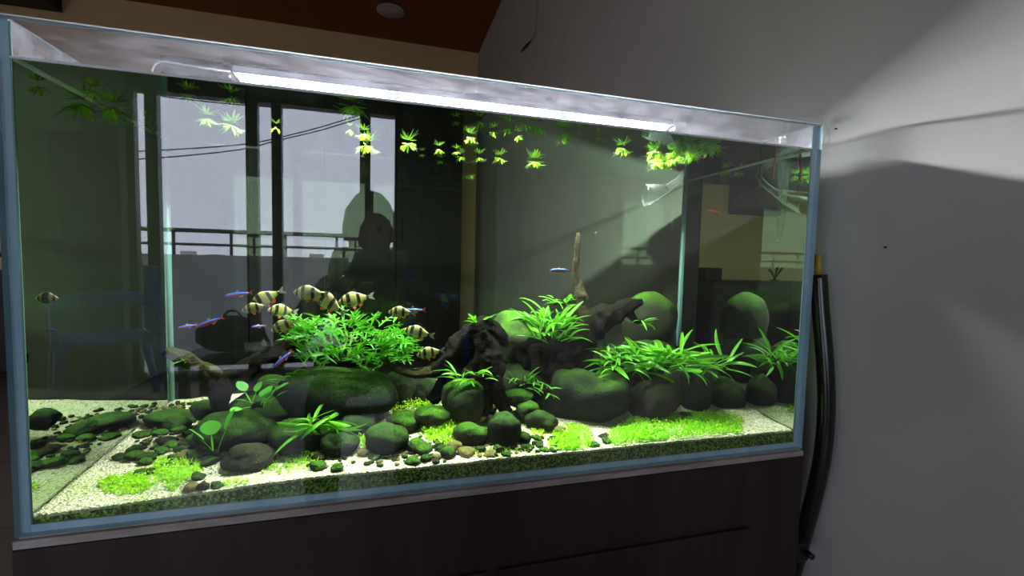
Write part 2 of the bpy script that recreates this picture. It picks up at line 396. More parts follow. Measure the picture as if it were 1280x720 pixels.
vb = empty('decor_figure', (-2.42, 3.55, FLOOR+.781), 'black branching ornament on the black sideboard', 'ornament')
lathe('base', [(.05, 0), (.05, .012), (.015, .02), (.012, .03)], M['black'], vb, 12)
for k in range(5): tube('arm', [(0, 0, .02), (.03*math.cos(k*1.3), .03*math.sin(k*1.3), .08), (.07*math.cos(k*1.3), .07*math.sin(k*1.3), .12+.012*k)], [.008, .008, .016], M['black'], vb, seg=6)
pic = empty('framed_picture', (-2.0, BACKY-.03, .98), 'dark framed picture on the back wall beside the added dark cupboard', 'picture')
pic.location = (-2.5, BACKY-.004, 1.19)
box('picture_frame', (-.42, -.025, -.2), (.38, 0, .2), M['black'], pic, .004)
t = NT('dark_painting'); M['paint'] = t.surf(t.bsdf(t.ramp(t.noise(7, 4), [(.3, (.02, .015, .015)), (.5, (.12, .05, .03)), (.62, (.02, .02, .03)), (.75, (.2, .12, .08))]), .5))
box('canvas', (-.38, -.028, -.16), (.34, -.0255, .16), M['paint'], pic)

# ------------------------------------------------------------------ stand and tank
TW, TD, TH, TG = 1.2, 0.39, 0.61, 0.0095
st = empty('aquarium_stand', (TW/2, TD/2, FLOOR), 'dark brown wooden cabinet carrying the aquarium', 'cabinet')
M['stand'] = simple('stand_walnut', (.040, .020, .017), (.020, .011, .010), 2.5, .42, .45, bump=.12, bscale=30, vscale=(9, 9, .5))
M['edgeband'] = simple('worn_edge_band', (.42, .38, .36), (.28, .24, .22), 14, .6, vscale=(1, 1, 4))
hx, hy = TW/2, TD/2+.005
sh = -FLOOR
box('carcass', (-hx, -hy+.02, .0), (hx, hy, sh-.0135), M['stand'], st)
box('worktop', (-hx-.0, -hy, sh-.013), (hx, hy, sh-.0022), M['edgeband'], st, .002); box('foam_mat', (-hx+.004, -hy+.006, sh-.0020), (hx-.004, hy-.006, sh-.0004), M['edgeband'], st)
box('front_panel', (-hx, -hy, .0), (hx, -hy+.0195, sh-.0138), M['stand'], st)
for x0, x1 in ((-.50, -.02), (.0, .48)):
    d = box('door', (x0, -hy-.006, .05), (x1, -hy-.0004, sh-.135), M['stand'], st, .0015)
    tube('handle', [(x1-.05 if x0 < -.3 else x0+.05, -hy-.008, .3), (x1-.05 if x0 < -.3 else x0+.05, -hy-.02, .31), (x1-.05 if x0 < -.3 else x0+.05, -hy-.02, .37), (x1-.05 if x0 < -.3 else x0+.05, -hy-.008, .38)], .004, M['alu'], d, seg=6)

tk = empty('aquarium', (0, 0, 0), 'rimless glass aquarium with planted rocks and fish', 'aquarium')
def pane(name, a, b, outn, mo, mi):
    bm = bmesh.new(); bm_box(bm, a, b); bm.normal_update()
    ax = max(range(3), key=lambda i: abs(outn[i]))
    for f in bm.faces:
        d = f.normal[ax]*outn[ax]
        f.material_index = 0 if d > .5 else (1 if d < -.5 else 2)
    return obj(name, bm, [mo, mi, M['edge']], tk, False)
g = .0003
pane('front_pane', (0, 0, 0), (TW, TG, TH), (0, -1, 0), M['pane_front_out'], M['pane_front_in'])
pane('back_pane', (0, TD-TG, 0), (TW, TD, TH), (0, 1, 0), M['pane_back_out'], M['pane_in'])
pane('side_pane', (0, TG+g, 0), (TG, TD-TG-g, TH), (-1, 0, 0), M['pane_side_out'], M['pane_side_in'])
pane('side_pane', (TW-TG, TG+g, 0), (TW, TD-TG-g, TH), (1, 0, 0), M['pane_side_out'], M['pane_side_in'])
pane('bottom_pane', (TG+g, TG+g, 0), (TW-TG-g, TD-TG-g, TG), (0, 0, -1), M['edge'], M['edge'])
for x in (TG+.0012, TW-TG-.0012):
    tube('silicone_bead', [(x, TD-TG-.003, TG), (x, TD-TG-.003, TH-.002)], .0058, M['silicone'], tk, seg=8, n=1)
    tube('silicone_bead', [(x, TG+.0010, TG), (x, TG+.0010, TH-.002)], .0014, M['silicone'], tk, seg=8, n=1)
t = NT('polished_glass_rim'); tr_ = t.n('ShaderNodeBsdfTranslucent'); tr_.inputs[0].default_value = (.9, .92, .97, 1)
M['rim'] = t.surf(t.mixs(.45, t.transp(), t.mixs(.6, t.bsdf((.8, .84, .9), .2), tr_.outputs[0])))
e_ = .0008
for a, b in (((0, 0), (TW, TG)), ((0, TD-TG), (TW, TD)), ((0, TG+g), (TG, TD-TG-g)), ((TW-TG, TG+g), (TW, TD-TG-g))):
    bm = bmesh.new(); bm_box(bm, (a[0], a[1], TH), (b[0], b[1], TH+.0022), .0007); obj('polished_rim', bm, M['rim'], tk, False)
# water
i_ = .0006
wx0, wx1, wy0, wy1 = TG+i_, TW-TG-i_, TG+i_, TD-TG-i_
bm = bmesh.new(); bm_box(bm, (wx0, wy0, TG+.0005), (wx1, wy1, WL)); bm.normal_update()
for f in list(bm.faces):
    n = f.normal
    if n.z < -.5: bm.faces.remove(f)
    elif n.z > .5: f.material_index = 0
    elif abs(n.x) > .5: f.material_index = 1
    else: f.material_index = 2
wt = obj('water', bm, [M['water_top'], M['water_side'], M['water_face']], None, False)
tag(wt, 'clear greenish water filling the aquarium to below its rim', 'water', kind='stuff')
for a, b in (((wx0, wy0), (wx0, wy1)), ((wx1, wy0), (wx1, wy1)), ((wx0, wy1), (wx1, wy1)), ((wx0, wy0), (wx1, wy0))):
    if a[1] == b[1] == wy1: continue
    tube('meniscus', [(*a, WL), (*b, WL)], 0.003 if a[0] == b[0] else .0016, M['meniscus'], wt, seg=6, n=1)

# light bar
la = empty('aquarium_light', (.595, .19, .632), 'slim white LED bar shining over the aquarium water', 'light')
M['led_case'] = simple('brushed_aluminium', (.55, .55, .60), rough=.35, metal=.6)
t = NT('led_emitter'); em = t.n('ShaderNodeEmission'); em.inputs[0].default_value = (.90, .95, 1.0, 1); em.inputs[1].default_value = LED; M['led'] = t.surf(em.outputs[0])
LX0, LX1 = -.40, .40
bm = bmesh.new(); bm_box(bm, (LX0-.008, -.02, .006), (LX1+.008, .02, .018), .003); obj('housing', bm, M['led_case'], la, False)
bm = bmesh.new(); n = 10
prof = [(.011*math.cos(math.pi+math.pi*k/n), .0055+.0055*math.sin(math.pi+math.pi*k/n)) for k in range(n+1)]
ra = [bm.verts.new((LX0, y, z)) for y, z in prof]; rb_ = [bm.verts.new((LX1, y, z)) for y, z in prof]
for k in range(n): bm.faces.new((ra[k], ra[k+1], rb_[k+1], rb_[k]))
bm.faces.new(ra); bm.faces.new(list(reversed(rb_)))
obj('led_strip', bm, M['led'], la, False)
for sx in (LX0-.009, LX1+.009):
    s = 1 if sx > 0 else -1
    box('end_block', (min(sx, sx+s*.012), -.022, -.006), (max(sx, sx+s*.012), .022, .019), M['clear'], la, .002)
    for sy in (1,):
        tube('support_arm', [(sx+s*.006, sy*.0225, .004), (sx+s*.006, sy*.10, .0), (sx+s*.006, sy*.19, -.014), (sx+s*.006, sy*.19, -.0215)], .0022, M['clear'], la, seg=8)
w0 = [at(x, y, 1, .19)-la.location for x, y in ((288, 89), (250, 84), (215, 78.5), (203, 77), (194, 80), (190, 88), (191, 95))]
tube('wire_loop', w0, .0016, M['white'], la, seg=6)
M['wirew'] = M['white']

# ------------------------------------------------------------------ hose at the right end
hp = [at(x, y, 0, 1.262) for x, y in ((1023, 344), (1026, 390), (1031, 450), (1033, 510), (1028, 570), (1015, 630), (1001, 680), (985, 740), (970, 800))]
ho = empty('filter_hose', hp[-1], 'thick dark green hose curving down beside the cabinet', 'hose')
M['hose'] = simple('hose_dark_green', (.012, .014, .008), rough=.22); M['brass'] = simple('yellow_tube', (.45, .32, .03), rough=.25); M['hosec'] = M['black']
q = [p-hp[-1] for p in hp]
tube('hose_tube', q, .0155, M['hose'], ho, seg=16)
tp = at(1023, 318, 0, 1.262)-hp[-1]
tube('yellow_connector', [tp, q[0]-Vector((0, 0, .004))], .0068, M['brass'], ho, seg=12, n=2)
vv = at(1001, 686, 0, 1.225)
va = empty('hose_clamp', vv, 'small black clamp on the cabinet side by the hose', 'clamp')
bm = bmesh.new(); bm_box(bm, (-.022, -.012, -.02), (.010, .012, .02), .005); obj('clamp_body', bm, M['black'], va, False)
tube('clamp_screw', [(.0, -.0125, .0), (.0, -.026, .0)], .006, M['black'], va, seg=10, n=1)

# ------------------------------------------------------------------ sand bed
def sand_z(x, y):
    s = min(max(x/.35, 0), 1); s = s*s*(3-2*s)
    z = .021+.013*s+.085*max(y-.01, 0)
    z += .006*noise.noise(Vector((x*9, y*9, 1)))*min(1, y/.05)+.0015*noise.noise(Vector((x*40, y*40, 5)))
    return z
def ground(px, py, lift=0):
    """where the sight line of a pixel meets the sand"""
    d = ray(px, py); y = .1
    for _ in range(30):
        t_ = (y-CC.y)/d.y; p = CC+d*t_
        e = p.z-(sand_z(p.x, p.y)+lift)
        y = min(max(y+e*1.2, .012), .375)
    return CC+d*((y-CC.y)/d.y)
t = NT('pale_sand')
vo = t.n('ShaderNodeTexVoronoi'); vo.inputs['Scale'].default_value = 330; t.l(t.coord(), vo.inputs['Vector'])
sepc = t.n('ShaderNodeSeparateColor'); t.l(vo.outputs['Color'], sepc.inputs[0])
c1 = t.ramp(sepc.outputs[0], [(0, (.26, .25, .11)), (.25, (.62, .62, .36)), (.7, (.76, .76, .50)), (1, (.92, .92, .72))])
alg = t.ramp(t.noise(14, 4), [(.52, (0,)*3), (.72, (.55,)*3)])
c2 = t.mixc(alg, c1, (.38, .50, .10))
M['sand'] = t.surf(t.bsdf(c2, .8, .3, bump=vo.outputs['Distance'], bstr=.8, bdist=.003))
t = NT('algae_soil')
M['soil'] = t.surf(t.bsdf(t.ramp(t.noise(330, 5), [(.38, (.012, .018, .004)), (.5, (.12, .22, .03)), (.6, (.34, .60, .09)), (.72, (.6, .75, .3))]), .7, .3, bump=t.noise(200, 4), bstr=.6))
bm = bmesh.new(); nx, ny = 200, 70
sx0, sx1, sy0, sy1 = TG+.0012, TW-TG-.0012, TG+.0012, TD-TG-.0012
gr = [[bm.verts.new((sx0+(sx1-sx0)*i/nx, sy0+(sy1-sy0)*j/ny, 0)) for i in range(nx+1)] for j in range(ny+1)]
for r in gr:
    for v in r: v.co.z = sand_z(v.co.x, v.co.y)
for j in range(ny):
    for i in range(nx): bm.faces.new((gr[j][i], gr[j][i+1], gr[j+1][i+1], gr[j+1][i]))
def skirt(line, flip):
    lo = [bm.verts.new((v.co.x, v.co.y, TG+.0006)) for v in line]
    mid = [bm.verts.new((v.co.x, v.co.y, v.co.z-.0035)) for v in line]
    for a, b, mi in ((line, mid, 0), (mid, lo, 1)):
        for i in range(len(line)-1):
            q = (a[i], b[i], b[i+1], a[i+1]); f = bm.faces.new(q if not flip else q[::-1]); f.material_index = mi
skirt(gr[0], False); skirt(gr[-1], True); skirt([r[0] for r in gr], True); skirt([r[-1] for r in gr], False)
tag(obj('sand_bed', bm, [M['sand'], M['soil']]), 'pale sand bed with a dark algae layer against the front glass', 'sand', kind='stuff')

# ------------------------------------------------------------------ stones
def stone_mat(name, c1, c2, moss, mossamt):
    t = NT(name)
    geo = t.n('ShaderNodeNewGeometry'); sp = t.n('ShaderNodeSeparateXYZ'); t.l(geo.outputs['Normal'], sp.inputs[0])
    base = t.mixc(t.ramp(t.noise(70, 8, rough=.7), [(.38, (0,)*3), (.62, (1,)*3)]), c1, c2)
    grow = t.math('ADD', sp.outputs[2], t.math('MULTIPLY', t.math('SUBTRACT', t.noise(22, 8, rough=.7), .5), 1.5))
    k = t.ramp(grow, [(.34, (0,)*3), (1.0, (mossamt,)*3)])
    col = t.mixc(k, base, t.mixc(t.ramp(t.noise(260, 4, rough=.7), [(.35, (0,)*3), (.65, (1,)*3)]), tuple(v*.35 for v in moss), tuple(v*1.25 for v in moss)))
    spk = t.ramp(t.noise(420, 2), [(.66, (0,)*3), (.72, (.7,)*3)])
    spk = t.math('MULTIPLY', spk, t.ramp(t.noise(18, 3), [(.45, (0,)*3), (.6, (1,)*3)]))
    col = t.mixc(spk, col, (.30, .34, .22))
    return t.surf(t.bsdf(col, .65, .1, bump=t.noise(170, 10, rough=.75), bstr=.6, bdist=.006))
M['st_dark'] = stone_mat('river_stone_dark', (.008, .011, .007), (.018, .022, .015), (.05, .15, .008), .7)
M['st_moss'] = stone_mat('river_stone_mossy', (.018, .024, .012), (.035, .045, .02), (.07, .22, .010), .95)
M['st_brown'] = stone_mat('river_stone_brown', (.014, .012, .009), (.032, .026, .019), (.04, .07, .012), .45)
M['st_ochre'] = stone_mat('river_stone_ochre', (.20, .14, .05), (.28, .20, .08), (.14, .22, .03), .6)
stone_meshes = {}
def stone_shape(seed, amp=.16):
    bm = bmesh.new(); bmesh.ops.create_icosphere(bm, subdivisions=4, radius=1)
    for v in bm.verts:
        d = v.co.normalized(); o_ = Vector((seed*3.7, seed*1.3, 0))
        r = 1+amp*noise.noise(d*1.1+o_)*1.4+amp*.45*noise.noise(d*2.6+o_)+.012*noise.noise(d*9+o_)
        v.co = d*r
    return bm
def stone(cx, cy_, rx, ry, label, mat='st_dark', Y=None, rot=0, depth=.85, seed=None, name='river_stone', amp=.16):
    if Y is None:
        c = ground(cx, cy_+ry*.85); Y = c.y+.6*rx*pz(c)*depth
    c = at(cx, cy_, 1, Y); s = pz(c)
    a, b = rx*s, ry*s
    dep = max(min(a*depth, Y-TG-.004, TD-TG-.004-Y), .006)
    # keep every stone seated in the sand
    bm = stone_shape(seed if seed is not None else cx*.13+cy_*.07, amp)
    ax = RR.copy(); ax.z = 0; ax.normalize(); ay = Vector((-ax.y, ax.x, 0)); az = Vector((0, 0, 1))
    R_ = Matrix((ax, ay, az)).transposed().to_4x4() @ Matrix.Rotation(-math.radians(rot), 4, 'Y')
    S = Matrix.Diagonal((a, dep, b, 1))
    bmesh.ops.transform(bm, matrix=R_ @ S, verts=bm.verts)
    for v in bm.verts:                      # stay clear of the glass
        v.co.y = min(max(v.co.y, TG+.003-c.y), TD-TG-.003-c.y); v.co.x = min(max(v.co.x, TG+.003-c.x), TW-TG-.003-c.x)
    o = obj(name, bm, M[mat]); o.location = c
    return tag(o, label, 'stone')
ST = 'stone'
stone(423, 493, 74, 37, 'large smooth dark boulder under the feathery fern', 'st_dark', .20, rot=-2, seed=3, depth=.7, amp=.05)
stone(498, 488, 20, 28, 'rounded mossy stone tucked behind the large smooth boulder', 'st_moss', .25, seed=4)
stone(580, 500, 30, 31, 'mossy green stone beneath the wooden arch', 'st_moss', .16, seed=5)
stone(735, 500, 56, 40, 'large dark pyramid-shaped boulder with a mossy shoulder', 'st_dark', .145, seed=16, rot=4, depth=.6, amp=.2)
stone(818, 500, 37, 26, 'slanting brown stone right beside the pyramid-shaped boulder', 'st_brown', .125, rot=34, seed=7)
stone(869, 488, 22, 34, 'upright dark stone with leaves hanging over its top', 'st_dark', .15, seed=8)
stone(907, 496, 21, 24, 'dark rounded stone at the right end of the rock pile', 'st_dark', .14, rot=25, seed=9)
stone(812, 402, 34, 37, 'tall round-topped mossy stone behind the driftwood tip', 'st_moss', .30, seed=10, amp=.08)
stone(812, 455, 38, 40, 'dark stone carrying the round-topped mossy stone', 'st_dark', .29, seed=40, amp=.1)
stone(655, 425, 44, 34, 'rough moss-covered rock behind the wooden arch', 'st_moss', .27, seed=11, amp=.25)
stone(660, 480, 50, 34, 'dark shaded rock below the moss-covered rock', 'st_dark', .25, seed=41, amp=.2)
stone(484, 549, 27, 20, 'egg-shaped dark stone lying on the front sand', 'st_dark', seed=12, rot=-8)
stone(505, 529, 21, 14, 'flat mossy stone behind the egg-shaped stone', 'st_moss', seed=13)
stone(587, 543, 23, 14, 'flat-topped stone with a mossy crown and black side', 'st_moss', seed=14, rot=2)
stone(631, 538, 22, 23, 'round pebbly grey-green stone in the front middle', 'st_dark', seed=15)
stone(677, 527, 21, 13, 'oblong dark stone next to the round pebbly stone', 'st_dark', seed=17, rot=-4)
stone(660, 512, 16, 10, 'small mossy stone perched behind the oblong stone', 'st_moss', .13, seed=18)
stone(648, 497, 20, 11, 'dull green stone at the foot of the wooden arch', 'st_moss', .16, seed=19)
stone(425, 554, 24, 18, 'smooth dark stone below the curled-leaf plant', 'st_dark', seed=20, rot=-6)
stone(372, 547, 34, 24, 'dark speckled stone holding the curled-leaf plant', 'st_dark', seed=21)
stone(310, 573, 29, 17, 'brown oval stone with white specks on the sand', 'st_brown', seed=22)
stone(298, 535, 46, 22, 'broad flat dark stone under the driftwood foot', 'st_dark', .14, seed=23, rot=-4)
stone(330, 510, 40, 18, 'wide grey-green stone behind the round-leaved plant', 'st_dark', .20, seed=24, rot=-8)
stone(254, 512, 15, 12, 'round olive stone left of the driftwood foot', 'st_dark', .22, seed=25)
stone(214, 524, 26, 11, 'long flat dark stone lying near the corner', 'st_dark', seed=26, rot=-8)
stone(222, 530, 16, 10, 'short dark stone leaning on the long flat stone', 'st_dark', seed=27, rot=-10)
stone(440, 530, 30, 16, 'shadowed black stone under the large smooth boulder', 'st_dark', .14, seed=28)
stone(540, 520, 24, 12, 'low mossy stone half hidden in bright carpet plants', 'st_moss', .14, seed=29)
stone(253, 549, 17, 11, 'dull green flat stone near the spoon-leaved plant', 'st_moss', seed=30)
stone(268, 560, 16, 9, 'dark flat stone beside the brown oval stone', 'st_dark', seed=31)
stone(524, 559, 17, 9, 'tilted mossy stone in front of the flat mossy one', 'st_moss', seed=32, rot=-25)
stone(560, 566, 10, 8, 'pointed green stone next to the ochre pebbles', 'st_moss', seed=33, rot=-15)
stone(569, 557, 9, 6, 'ochre yellow pebble before the flat-topped stone', 'st_ochre', seed=34)
stone(583, 565, 11, 6, 'olive and ochre pebble before the flat-topped stone', 'st_ochre', seed=35)
stone(850, 478, 22, 26, 'black stone in shade between slanting and upright stones', 'st_dark', .20, seed=36)
stone(700, 470, 30, 40, 'black rock in deep shade behind the pyramid-shaped boulder', 'st_dark', .24, seed=37)
stone(526, 488, 24, 26, 'black stone in shade between boulder and wooden arch', 'st_dark', .27, seed=51)
stone(770, 462, 26, 26, 'black stone hidden behind the sprawling fern', 'st_dark', .26, seed=52)
stone(345, 492, 24, 24, 'shadowed stone behind the left edge of the large boulder', 'st_dark', .27, seed=53)
# pebbles lying about
random.seed(11)
peb = [(177, 543, 10, 4), (200, 541, 9, 5), (168, 563, 10, 6), (169, 570, 12, 6), (184, 571, 11, 6), (181, 577, 8, 5), (210, 552, 12, 5), (215, 557, 10, 5),
       (228, 561, 10, 5), (231, 569, 11, 6), (238, 555, 12, 6), (246, 568, 11, 6), (248, 596, 8, 5), (240, 609, 9, 6), (254, 608, 7, 6), (272, 607, 8, 4), (262, 577, 12, 5), (285, 588, 12, 4),
       (175, 590, 7, 4), (189, 589, 6, 4), (150, 571, 8, 4), (194, 528, 9, 4), (224, 538, 9, 5), (237, 543, 8, 5), (205, 563, 9, 4), (220, 573, 9, 5),
       (398, 582, 11, 6), (399, 571, 9, 5), (422, 585, 8, 5), (468, 571, 9, 3), (454, 566, 7, 5), (494, 574, 5, 2), (516, 576, 10, 5), (532, 573, 7, 5), (545, 571, 6, 4), (545, 577, 5, 3), (551, 560, 7, 4),
       (600, 562, 7, 4), (612, 567, 8, 4), (622, 561, 6, 5), (633, 568, 7, 3), (656, 548, 8, 8), (658, 560, 8, 4), (672, 548, 6, 4), (674, 556, 6, 3), (681, 562, 7, 3), (690, 548, 5, 3), (758, 551, 6, 4), (754, 545, 7, 3), (741, 556, 8, 3),
       (585, 525, 9, 5), (600, 522, 10, 6), (566, 522, 8, 5), (612, 512, 9, 6), (855, 520, 9, 4), (700, 538, 8, 5)]
cols = ['st_dark', 'st_dark', 'st_moss', 'st_dark', 'st_brown', 'st_moss', 'st_ochre']
word = {'st_dark': 'dark', 'st_moss': 'mossy green', 'st_brown': 'brown', 'st_ochre': 'ochre'}
for k, (x, y, a, b) in enumerate(peb):
    mt = cols[(k*5+k//3) % 7]
    where = 'left of the driftwood' if x < 290 else ('in the front middle' if x < 640 else 'by the pyramid-shaped boulder')
    o = stone(x, y, a, b, 'small %s pebble on the sand %s' % (word[mt], where), mt, rot=random.uniform(-20, 20), name='pebble', amp=.22)
    o['group'] = '%s pebbles %s' % (word[mt], where)
    # low-poly is enough
# fine gravel
bm = bmesh.new()
random.seed(5)
def gravel(cx, cy_, rx, ry, n, lo, hi):
    for _ in range(n):
        a = random.uniform(0, 6.28); r = math.sqrt(random.random())
        px, py = cx+rx*r*math.cos(a), cy_+ry*r*math.sin(a)
        p = ground(px, py)
        if p.y > TD-TG-.01 or p.y < TG+.006 or p.x < TG+.008 or p.x > TW-TG-.008: continue
        s = random.uniform(lo, hi)
        rr = bmesh.ops.create_icosphere(bm, subdivisions=1, radius=s)
        mt = Matrix.Translation((p.x, p.y, sand_z(p.x, p.y)+s*.3)) @ Matrix.Rotation(random.uniform(0, 6), 4, 'Z') @ Matrix.Diagonal((random.uniform(.8, 1.5), random.uniform(.7, 1.1), random.uniform(.45, .8), 1))
        bmesh.ops.transform(bm, matrix=mt, verts=rr['verts'])
        mi = random.choice((0, 0, 1, 2, 3))
        for f in {f for v in rr['verts'] for f in v.link_faces}: f.material_index = mi
gravel(225, 555, 70, 32, 170, .002, .006); gravel(240, 515, 60, 12, 120, .003, .007); gravel(620, 558, 90, 14, 160, .002, .005); gravel(420, 575, 140, 14, 60, .002, .005); gravel(520, 560, 50, 14, 60, .002, .005)
tag(obj('gravel', bm, [M['st_dark'], M['st_moss'], M['st_ochre'], M['st_brown']]), 'fine mixed gravel scattered among the stones', 'gravel', kind='stuff')

# ------------------------------------------------------------------ driftwood
def wood_mat(name, c1, c2, moss, amt):
    t = NT(name)
    geo = t.n('ShaderNodeNewGeometry'); sp = t.n('ShaderNodeSeparateXYZ'); t.l(geo.outputs['Normal'], sp.inputs[0])
    b = t.mixc(t.ramp(t.noise(110, 9, rough=.7), [(.38, (0,)*3), (.64, (1,)*3)]), c1, c2)
    gw = t.math('ADD', sp.outputs[2], t.math('MULTIPLY', t.math('SUBTRACT', t.noise(45, 7, rough=.7), .5), 1.6))
    col = t.mixc(t.ramp(gw, [(.2, (0,)*3), (.9, (amt,)*3)]), b, t.mixc(t.noise(300, 3), tuple(v*.4 for v in moss), moss))
    return t.surf(t.bsdf(col, .8, .08, bump=t.noise(120, 10, rough=.75, vscale=(1, 1, 1.8)), bstr=1.0, bdist=.012))
M['wood'] = wood_mat('driftwood_dark', (.006, .0045, .0035), (.024, .017, .012), (.02, .035, .008), .45)
M['wood_moss'] = wood_mat('driftwood_mossy', (.05, .042, .02), (.12, .10, .05), (.12, .16, .035), .8)
def P(x, y, Y): return at(x, y, 1, Y)
def wood(name, label, chains, base):
    r = empty(name, base, label, 'driftwood')
    for k, (nm, pts, rads, mt) in enumerate(chains):
        pp = [P(*q)-Vector(base) for q in pts]
        rr = [a*pz(P(*q)) for a, q in zip(rads, pts)]
        bm = bmesh.new(); bm_tube(bm, pp, rr, seg=26, n=12, rough=.30, seed=k+len(pts), freq=45)
        obj(nm, bm, M[mt], r)
    return r
b0 = Vector((.17, .22, .05))
wood('driftwood', 'dark branching driftwood with a pale mossy branch reaching left', [
    ('trunk', [(266, 482, .19), (288, 476, .195), (310, 463, .20), (330, 449, .21), (355, 443, .22), (385, 447, .235), (420, 452, .25)], [11, 14, 13, 12, 11, 12, 8], 'wood'),
    ('root', [(282, 474, .195), (276, 490, .185), (274, 505, .18), (280, 520, .175)], [15, 13, 9, 5], 'wood'),
    ('branch', [(280, 478, .20), (262, 466, .185), (245, 456, .17), (228, 446, .16), (212, 440, .15), (207, 437, .148)], [11, 10, 8, 8, 7.5, 5], 'wood_moss'),
    ('branch', [(330, 455, .21), (350, 436, .22), (372, 424, .23), (400, 414, .24), (440, 405, .25)], [10, 9, 8, 7, 4], 'wood'),
    ('branch', [(370, 445, .235), (400, 460, .22), (425, 455, .2), (455, 452, .19)], [10, 9, 8, 3], 'wood'),
    ('twig', [(340, 448, .22), (352, 430, .23), (366, 422, .235)], [5, 4, 2], 'wood_moss')], b0)
b1 = Vector((.55, .16, .05))
wood('driftwood', 'gnarled dark driftwood arching over a mossy stone', [
    ('arch', [(497, 461, .20), (520, 466, .20), (545, 462, .195), (565, 448, .19), (578, 430, .185), (592, 414, .18), (610, 408, .175), (626, 420, .17), (633, 432, .17)], [3, 5, 9, 13, 14, 12, 11, 9, 4], 'wood'),
    ('leg', [(600, 415, .175), (612, 440, .165), (614, 465, .155), (622, 490, .15), (634, 515, .145)], [14, 16, 15, 11, 7], 'wood'),
    ('leg', [(590, 430, .18), (570, 455, .19), (556, 478, .2), (540, 500, .21)], [10, 11, 10, 8], 'wood'),
    ('root', [(604, 430, .165), (600, 460, .158), (608, 490, .156), (606, 520, .15)], [9, 10, 9, 5], 'wood'),
    ('knot', [(598, 440, .158), (610, 450, .150), (620, 462, .15)], [5, 8, 4], 'wood'),
    ('branch', [(545, 462, .195), (520, 468, .19), (500, 464, .18), (488, 456, .175), (478, 448, .17)], [6, 5, 4, 3.5, 2], 'wood_moss')], b1)
b2 = Vector((.82, .22, .05))
wood('driftwood', 'massive black driftwood stump with a thin upright stick', [
    ('stump', [(690, 480, .21), (705, 455, .21), (722, 425, .21), (745, 402, .205), (770, 392, .20), (788, 382, .195), (803, 377, .19)], [26, 26, 22, 18, 12, 9, 4], 'wood'),
    ('stump_base', [(640, 430, .24), (665, 440, .235), (690, 450, .225), (715, 455, .215)], [16, 28, 30, 22], 'wood'),
    ('root', [(680, 450, .22), (668, 480, .21), (655, 505, .20)], [20, 16, 8], 'wood'),
    ('root', [(715, 440, .21), (730, 470, .20), (745, 495, .20)], [20, 18, 10], 'wood'),
    ('prong', [(782, 386, .195), (790, 396, .19), (798, 404, .185)], [7, 5, 2], 'wood'),
    ('stick', [(731, 405, .21), (729, 390, .21), (727, 375, .212), (723, 358, .215), (719, 340, .218), (721, 320, .22), (722, 304, .22), (722, 291, .222)], [8, 7.5, 8, 5.5, 4.5, 3.6, 4.0, 2.0], 'wood_moss'),
    ('twig', [(723, 345, .217), (719, 336, .214), (718, 325, .212)], [3, 2.4, 1], 'wood_moss')], b2)

# ------------------------------------------------------------------ leaves
def leaf_mat(name, a, b, tr=.35, fine=60):
    t = NT(name)
    oi = t.n('ShaderNodeObjectInfo')
    f = t.math('ADD', t.math('MULTIPLY', t.ramp(t.noise(fine, 3), [(.3, (0,)*3), (.7, (1,)*3)]), .5), t.math('MULTIPLY', oi.outputs['Random'], .5))
    c = t.mixc(f, a, b)
    p = t.bsdf(c, .4, .35)
    x = t.n('ShaderNodeBsdfTranslucent'); t.l(c, x.inputs[0])
    return t.surf(t.mixs(tr, p, x.outputs[0]))
M['fern'] = leaf_mat('java_fern_leaf', (.03, .20, .006), (.22, .70, .03))
M['trident'] = leaf_mat('trident_fern_leaf', (.03, .22, .008), (.14, .54, .02))
M['bright'] = leaf_mat('carpet_leaf', (.28, .74, .010), (.74, 1.0, .06), .5, 330)
M['pale_leaf'] = leaf_mat('anubias_leaf', (.10, .48, .05), (.15, .58, .07))
M['float'] = leaf_mat('floating_leaf', (.32, .78, .02), (.5, .92, .04), .55)
M['root'] = leaf_mat('root_thread', (.45, .55, .35), (.35, .50, .2), .4)
def add_blade(bm, base, d, nrm, L, W, droop=.3, seg=6, tip=1.0, fold=.25):
    d = d.normalized(); s = d.cross(nrm).normalized(); p = Vector(base); rows = []
    cur = d.copy()
    for i in range(seg+1):
        u = i/seg
        wv = W*(math.sin(math.pi*min(1, (u*.92+.06)))**.7)*(1-.25*u) if i < seg else 0.0004
        nn = s.cross(cur).normalized()
        rows.append([bm.verts.new(p-s*wv*.5+nn*wv*fold), bm.verts.new(p), bm.verts.new(p+s*wv*.5+nn*wv*fold)])
        cur = (cur+Vector((0, 0, -1))*droop/seg).normalized()
        p = p+cur*(L/seg)
    for a, b in zip(rows, rows[1:]):
        bm.faces.new((a[0], a[1], b[1], b[0])); bm.faces.new((a[1], a[2], b[2], b[1]))
